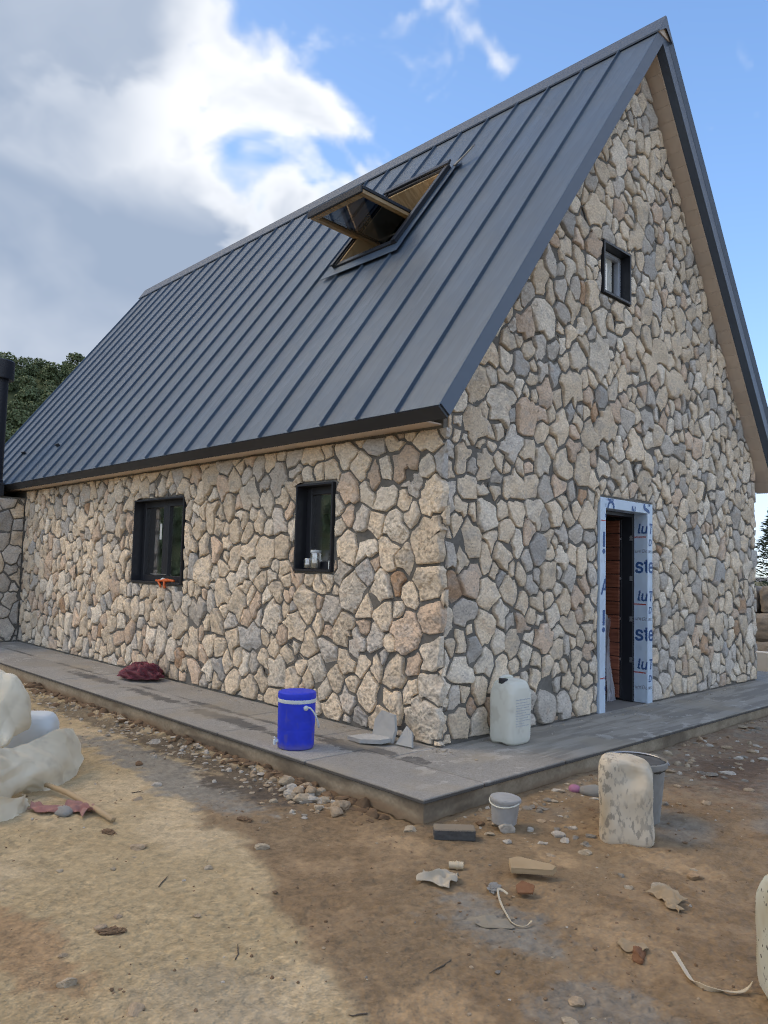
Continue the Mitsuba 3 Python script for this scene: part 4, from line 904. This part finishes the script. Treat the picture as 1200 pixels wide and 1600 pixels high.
def strap(pts, w, th=.002, twist=None):
    p = np.array(pts, float); f = 6; q = np.stack([nzoom(p[:, k], ((len(p)-1)*f+1)/len(p), order=3, mode='nearest', grid_mode=False) for k in range(3)], 1); R = []
    tw = np.interp(np.linspace(0, 1, len(q)), np.linspace(0, 1, len(p)), twist if twist is not None else np.zeros(len(p)))
    for i, c in enumerate(q):
        d = q[min(i+1, len(q)-1)]-q[max(i-1, 0)]; d /= np.linalg.norm(d); s = np.cross(d, [0, 0, 1]); s /= np.linalg.norm(s); u = np.cross(s, d)
        s, u = s*math.cos(tw[i])+u*math.sin(tw[i]), u*math.cos(tw[i])-s*math.sin(tw[i])
        R.append(np.array([c+s*w/2+u*th/2, c+s*w/2-u*th/2, c-s*w/2-u*th/2, c-s*w/2+u*th/2]))
    return loft(R)
def gp(x, y, h): return (x, y, gz(x, y)+h)
obj('packing_strap', 'long cream packing strap curling across the soil to the right-hand jerrycan', 'strap', strap([gp(2.610, -1.470, .035), gp(2.665, -1.515, .022), gp(2.727, -1.568, .012), gp(2.770, -1.590, .014), gp(2.812, -1.592, .010), gp(2.855, -1.550, .010), gp(2.893, -1.508, .012), gp(2.905, -1.460, .03)], .020, .0025, [.2, .3, .4, 1.3, 1.2, .3, .2, 1.2]), 'mat_cream', 40)
obj('packing_strap', 'short bent cream strap beside the pressed ring in the soil', 'strap', strap([gp(1.82, -1.50, .03), gp(1.785, -1.525, .035), gp(1.86, -1.60, .02), gp(1.95, -1.672, .012), gp(2.00, -1.695, .010), gp(2.045, -1.675, .012), gp(2.055, -1.640, .02)], .011, .0025, [.4, .8, .3, .5, .9, .6, .3]), 'mat_cream', 40)
obj('thin_board', 'thin grey board pressed into the soil below the ring', 'board', sheet((1.80, 2.035, 1.965, 1.86), (-1.855, -1.755, -1.665, -1.745), .003, 5, .004), 'mat_dustyboard', True)
obj('cardboard', 'torn dusty cardboard scrap under the yellowish flat stone', 'cardboard', sheet((2.235, 2.40, 2.405, 2.27), (-.955, -1.02, -.91, -.82), .035, 4, .006), 'mat_card', True)
obj('cardboard', 'small torn cardboard strip just below the larger scrap', 'cardboard', sheet((2.345, 2.425, 2.43, 2.36), (-1.03, -1.055, -1.00, -.985), .02, 7, .005), 'mat_card', True)
obj('cardboard', 'curled cardboard scrap half buried left of the long cream strap', 'cardboard', sheet((2.40, 2.52, 2.50, 2.41), (-1.53, -1.54, -1.46, -1.47), .022, 8, .004), 'mat_card', True)
obj('brick_shard', 'orange brick shard on the dark soil above the long cream strap', 'brick shard', put(rock(.045, .5, rp, 2), on(2.50, -1.545, .012)), 'mat_rust')
obj('plastic_bag', 'crumpled pink plastic bag in the dirt behind the small bucket', 'plastic bag', put(lump(.042, .035, .03, 6), on(1.06, .26, .012)), 'mat_pink', True)
obj('plastic_bag', 'crumpled grey plastic bag next to the pink one', 'plastic bag', put(lump(.10, .07, .045, 7), on(1.17, .32, .015), .6), 'mat_cement', True)
for i, (x, y, lab) in enumerate(((-.19, -2.53, 'dark flattened earth clump at the end of the wooden stick'), (.95, -3.02, 'flat brown earth clump in the lower left yard'), (1.72, -1.47, 'grey crumb heap of dried mortar beside the stone offcut'), (.12, -1.83, 'brown earth clump on the grey soil below the stone heap'))):
    m = jitter(jitter(trimesh.creation.icosphere(4), .55, 2.6, 50+i, 3), .35, 7, 60+i, 3); v = m.vertices*[.050, .03, .011]
    obj('debris_clump', lab, 'debris', put(trimesh.Trimesh(v, m.faces, process=False), on(x, y, .001), 1.1*i), 'mat_cement' if i == 2 else 'mat_clod')
for i in range(9):
    x, y = (rp.uniform(-1.5, 2.9), rp.uniform(-3.3, -.7))
    if x < TX+.05 and y > TY-.05: continue
    a = rp.uniform(0, 6.3); l = rp.uniform(.04, .14); p = [gp(x+math.cos(a)*l*t+rp.normal(0, .004), y+math.sin(a)*l*t+rp.normal(0, .004), .004) for t in (0, .35, .7, 1)]
    obj('twig', 'thin dry twig lying on the bare yard', 'twig', tube(p, [.0028, .003, .0025, .0012], 5), 'mat_bark', True, None, 'dry twigs on the yard')

# ---------------------------------------------------------------- tarpaulin on the left, jerrycan under it, stick and red rags
T1 = np.array([[(-2.24,-3.17,0.73),(-2.06,-2.84,0.64),(-1.89,-2.63,0.57),(-1.81,-2.54,0.50)],[(-1.65,-3.28,0.59),(-1.67,-2.93,0.50),(-1.58,-2.63,0.48),(-1.64,-2.49,0.39)],[(-1.35,-3.33,0.40),(-1.38,-3.00,0.32),(-1.43,-2.67,0.33),(-1.63,-2.47,0.29)],[(-1.25,-3.33,0.19),(-1.28,-3.01,0.12),(-1.30,-2.75,0.20),(-1.47,-2.62,0.21)],[(-1.25,-3.33,0.06),(-1.28,-3.01,0.06),(-1.22,-2.83,0.14),(-1.39,-2.69,0.15)]])
T2 = np.array([[(-1.16,-3.36,0.21),(-1.11,-2.99,0.20),(-1.23,-2.69,0.18),(-1.49,-2.38,0.16),(-1.63,-2.19,0.14)],[(-1.01,-3.38,0.12),(-0.97,-3.02,0.11),(-1.08,-2.73,0.09),(-1.39,-2.40,0.09),(-1.57,-2.17,0.00)],[(-0.96,-3.38,0.02),(-0.92,-3.03,0.02),(-1.05,-2.78,0.01),(-1.21,-2.48,0.01),(-1.43,-2.22,-0.10)],[(-0.96,-3.38,-0.05),(-0.92,-3.03,-0.03),(-1.01,-2.82,-0.04),(-1.14,-2.59,-0.07),(-1.24,-2.37,-0.17)],[(-0.95,-3.38,-0.13),(-0.96,-3.01,-0.11),(-1.10,-2.77,-0.10),(-1.24,-2.57,-0.16),(-0.97,-2.53,-0.17)]])
T3 = np.array([[(-0.81,-3.41,-0.02),(-0.75,-3.01,0.00),(-0.86,-2.83,-0.06),(-1.02,-2.69,-0.09)],[(-0.76,-3.42,-0.09),(-0.75,-3.01,-0.06),(-0.85,-2.83,-0.10),(-1.00,-2.66,-0.17)],[(-0.76,-3.42,-0.14),(-0.75,-3.00,-0.15),(-0.76,-2.88,-0.17),(-0.77,-2.80,-0.17)]])
back = np.array([[(-2.9, -3.3, .30), (-2.7, -2.95, .25), (-2.5, -2.65, .2), (-2.3, -2.5, .15)], [(-3.2, -3.4, -.15), (-3.0, -3.0, -.15), (-2.8, -2.7, -.15), (-2.6, -2.5, -.1)]])
def creased(G, seed):
    """A draped plastic sheet: flat facets between sharp creases that run in a few directions."""
    m = cloth(G, 16, 0, seed, 0); v = m.vertices; n = m.vertex_normals; a, b = m.metadata['grid']; rr = np.random.default_rng(seed)
    h = (meshkit.fbm(v*2.0, 2, seed)-.5)*.05
    tri = lambda t: np.abs((t % 1.0)*2-1)*2-1
    for wl, amp in ((.50, .045), (.38, .036), (.27, .026), (.20, .018), (.14, .011), (.10, .007)):
        d = rr.normal(size=3)*[1, 1, .7]; d /= np.linalg.norm(d)
        h = h + amp*tri(v @ d/wl + rr.uniform(0, 1) + (meshkit.fbm(v*1.4, 2, seed+3)-.5)*1.6)*np.clip(meshkit.fbm(v*2.2+rr.uniform(0, 9), 2, seed+7)*2.2-.45, .15, 1)
    V = v + n*h[:, None]
    return cloth(V.reshape(a, b, 3), 1, 0, seed, .003)
tk = obj('tarpaulin', 'dusty cream plastic tarpaulin heaped over building material at the left edge', 'tarpaulin', creased(np.concatenate([back[::-1], T1]), 11), 'mat_tarp', 12)
add(tk+'__front_fold', creased(T2, 12), 'mat_tarp', 12); add(tk+'__hem', creased(T3, 13), 'mat_tarp', 12)
jt = obj('jerrycan', 'bluish white jerrycan half hidden under the tarpaulin', 'jerrycan', put(jerrycan(.34, .28, .42, .004, 5), (-1.86, -2.385, -.172), math.radians(55)), 'mat_bluewhite', True)
obj('wooden_stick', 'peeled wooden stick poking out from under the tarpaulin', 'stick', tube([gp(-1.15, -2.53, .05), gp(-.85, -2.50, .045), gp(-.55, -2.48, .035), gp(-.30, -2.455, .022)], [.016, .018, .018, .015], 9), 'mat_timber', True)
obj('red_rag', 'faded red rag crumpled beside the wooden stick', 'rag', sheet((-.66, -.47, -.50, -.75), (-2.60, -2.56, -2.44, -2.50), .05, 2, .006), 'mat_redcloth', True)
obj('red_rag', 'long red and white rag trailing under the tarpaulin hem', 'rag', sheet((-.80, -.60, -.66, -.88), (-2.78, -2.66, -2.60, -2.70), .04, 6, .006), 'mat_redcloth', True)
obj('mortar_lump', 'grey lump of dried mortar between the two red rags', 'mortar lump', put(lump(.07, .05, .03, 8), on(-.62, -2.62, .015)), 'mat_cement', True)

# ---------------------------------------------------------------- background: wooded hill, rock wall, young pines
def hill_h(az, r):
    """Height of the wooded hill over the ground, by bearing (degrees) and distance."""
    ridge = 27.0 + 3*np.sin(np.radians(az*3.1)) - 9*np.clip((az-170)/25, 0, 1) - 22*np.clip((150-az)/22, 0, 1)
    t = np.clip((r-55)/75, 0, 1); return -3 + (ridge+3)*t*t*(3-2*t)
A, Rr = np.meshgrid(np.linspace(132, 240, 110), np.linspace(40, 260, 46), indexing='ij')
nz = (meshkit.fbm(np.stack([A*.12, Rr*.05, A*0], -1), 3, 4)-.5)*5
V = np.stack([CAM[0]+Rr*np.cos(np.radians(A)), CAM[1]+Rr*np.sin(np.radians(A)), hill_h(A, Rr)+nz*(Rr > 58)-.8], -1)
V[..., 2] -= 12*np.clip((Rr-150)/100, 0, 1)
i = np.arange(A.size).reshape(A.shape); q = np.stack([i[:-1, :-1], i[:-1, 1:], i[1:, 1:], i[1:, :-1]], -1).reshape(-1, 4)
structure('hill', trimesh.Trimesh(V.reshape(-1, 3), np.vstack([q[:, [0, 2, 1]], q[:, [0, 3, 2]]]), process=False), 'mat_hill', True)
rt = np.random.default_rng(77)
def leaf_cloud(blobs, n, size, rg):
    """Leaf-sized faces over a set of lumps (centre, radius), thinner towards their undersides."""
    w = np.array([b[1]**2 for b in blobs]); w /= w.sum(); V, Fc, U = [], [], []
    for k in range(n):
        c, r = blobs[rg.choice(len(blobs), p=w)]; d = rg.normal(size=3); d /= np.linalg.norm(d)
        if d[2] < -.3 and rg.uniform() < .7: d[2] = -d[2]
        p = np.array(c) + d*r*rg.uniform(.72, 1.06)*np.array([1, 1, .85]); nn = d + rg.normal(0, .55, 3); nn /= np.linalg.norm(nn)
        a = np.cross(nn, rg.normal(size=3)); a /= np.linalg.norm(a); b = np.cross(nn, a); s = size*rg.uniform(.6, 1.3)
        V += [p-a*s, p+b*s*.6, p+a*s, p-b*s*.6]; Fc += [(4*k, 4*k+1, 4*k+2), (4*k, 4*k+2, 4*k+3)]; t = float(np.clip(.5+rg.normal(0, .22), 0, 1)); U += [(t, rg.uniform())]*4
    return trimesh.Trimesh(np.array(V), np.array(Fc), process=False), np.array(U)
def tree_shapes(i):
    h = rt.uniform(6.5, 8.5); blobs = []
    for _ in range(9):
        a = rt.uniform(0, 6.3); rr = rt.uniform(0, 1.9); z = h*rt.uniform(.42, .82); blobs.append(((rr*math.cos(a), rr*math.sin(a), z), rt.uniform(1.0, 1.8)))
    blobs.append(((0, 0, h*.86), 1.3)); m, u = leaf_cloud(blobs, 1100, .27, rt)
    trunk = cat([tube([(0, 0, -1), (.1, 0, h*.3), (.0, .1, h*.6), (.05, 0, h*.85)], [.22, .18, .11, .04], 7)] + [tube([(0, 0, h*.35), np.array(b[0])*.6+[0, 0, h*.12], b[0]], [.09, .06, .02], 5) for b in blobs[:5]])
    return m, u, trunk
TREES = [tree_shapes(i) for i in range(4)]
TP = [(mikit.ply(m, 'mat_leaf', uv=u), mikit.ply(t, 'mat_bark', smooth=True)) for m, u, t in TREES]
for i in range(4): scene[f'tree_kind_{i}'] = {'type': 'shapegroup', 'crown': TP[i][0], 'trunk': TP[i][1]}
def hill_pos(az, r):
    x, y = CAM[0]+r*math.cos(math.radians(az)), CAM[1]+r*math.sin(math.radians(az))
    n_ = float((meshkit.fbm(np.array([az*.12, r*.05, 0.0]), 3, 4)-.5)*5)*(r > 58)
    return x, y, float(hill_h(np.array(az), np.array(r)))+n_-3.0 - 12*max(0, min(1, (r-150)/100))
# the crowns one can tell apart beside the flue, each a tree; the rest of the hillside is one wood
for az, r, s in ((162.4, 92, .62), (161.2, 86, .55), (160.1, 96, .62), (159.0, 90, .66), (160.5, 80, .5), (158.4, 104, .68), (157.6, 94, .62), (159.4, 112, .62), (161.7, 104, .60), (160.6, 118, .60), (163.0, 112, .60), (162.0, 122, .58), (159.9, 104, .6), (161.0, 98, .55), (158.9, 120, .7), (157.9, 114, .66)):
    k = thing('hillside_tree', 'broadleaf tree on the wooded hill behind the roof, beside the flue', 'tree', 'hill trees beside the flue')
    M = T().translate(list(hill_pos(az, r))).rotate([0, 0, 1], float(rt.uniform(0, 360))).scale(s); i = rt.integers(4)
    scene[k+'__crown'] = {**TP[i][0], 'to_world': M}; scene[k+'__trunk'] = {**TP[i][1], 'to_world': M}
cnt = 0
labels['hillside_wood'] = {'kind': 'stuff', 'label': 'dense green wood covering the hill behind the house', 'category': 'wood'}
for az in np.concatenate([np.arange(150, 168, .95), np.arange(168, 232, 1.6)]):
    for r in np.arange(62, 150, 4.6 if az < 168 else 7.0):
        a = az + rt.uniform(-1.1, 1.1); rr = r + rt.uniform(-4, 4)
        
        
        cnt += 1
        scene[f'hillside_wood__{cnt:03d}'] = {'type': 'instance', 'shapegroup': {'type': 'ref', 'id': f'tree_kind_{rt.integers(4)}'},
            'to_world': T().translate(list(hill_pos(a, rr))).rotate([0, 0, 1], float(rt.uniform(0, 360))).scale(float(rt.uniform(.5, .74)))}
# rock wall behind the gable side
bw = thing('boulder_wall', 'retaining wall of stacked brown boulders beyond the far corner of the house', 'rock wall')
for row in range(3):
    x = -4.5
    while x < 5:
        w = rt.uniform(.55, 1.0); m = put(jitter(trimesh.Trimesh(*(lambda b: (b.vertices, b.faces))(bx(-w/2, w/2, -.35, .35, -.25, .25, .08).subdivide().subdivide())), .07, 3.5, row*40+int(x*7), 3), (x+w/2, 9.5+row*.14+rt.uniform(-.06, .06), .03+row*.47), rt.uniform(-.1, .1), rt.uniform(-.1, .1))
        add(bw+'__boulder', m, 'mat_boulder', 40); x += w+.02
obj('kerb', 'pale concrete kerb at the foot of the boulder wall', 'kerb', bx(-5, 6, 8.55, 8.75, -.3, .17, .01), 'mat_kerb')
def pine(x, y, z, h, lab):
    k = thing('young_pine', lab, 'pine tree'); add(k+'__trunk', tube([(x, y, z-.4), (x, y, z+h*.5), (x+.03, y, z+h)], [.08, .05, .01], 7), 'mat_bark', True); V, Fc, U = [], [], []
    for _ in range(2600):
        t = rt.uniform()**.8; zz = z + h*(.12+.88*t); R = (1-t)**.85*h*.34 + .03; a = rt.uniform(0, 6.3); lay = math.sin(t*34)*.18+.82; r = R*rt.uniform(.25, 1)*lay
        p = np.array([x+r*math.cos(a), y+r*math.sin(a), zz - r*.18]); d = np.array([math.cos(a), math.sin(a), rt.uniform(-.1, .5)])*rt.uniform(.06, .14); s = np.cross(d, rt.normal(size=3)); s *= .018/np.linalg.norm(s)
        n = len(V); V += [p-s, p+s, p+d]; Fc.append((n, n+1, n+2)); U += [(rt.uniform(), 0)]*3
    add(k+'__crown', trimesh.Trimesh(np.array(V), np.array(Fc), process=False), 'mat_pineleaf', False, np.array(U))
for x, y, z, h, lab in ((-2.6, 14.5, .5, 2.6, 'young pine behind the boulder wall, farthest left'), (-2.05, 15.8, .5, 2.35, 'bushy young pine half hidden by the house corner'), (-.9, 13.8, .6, 2.3, 'low young pine right of the house corner'), (.4, 15.0, .6, 2.5, 'young pine beyond the boulder wall near its middle'), (2.0, 14.2, .6, 2.2, 'small young pine beyond the right end of the boulder wall')): pine(x, y, z, h, lab)
structure('bank', jitter(trimesh.Trimesh(*(lambda b: (b.vertices, b.faces))(bx(-14, 16, 9.6, 30, -1, .75, .3).subdivide().subdivide().subdivide())), .15, .7, 3), 'mat_ground', 40)
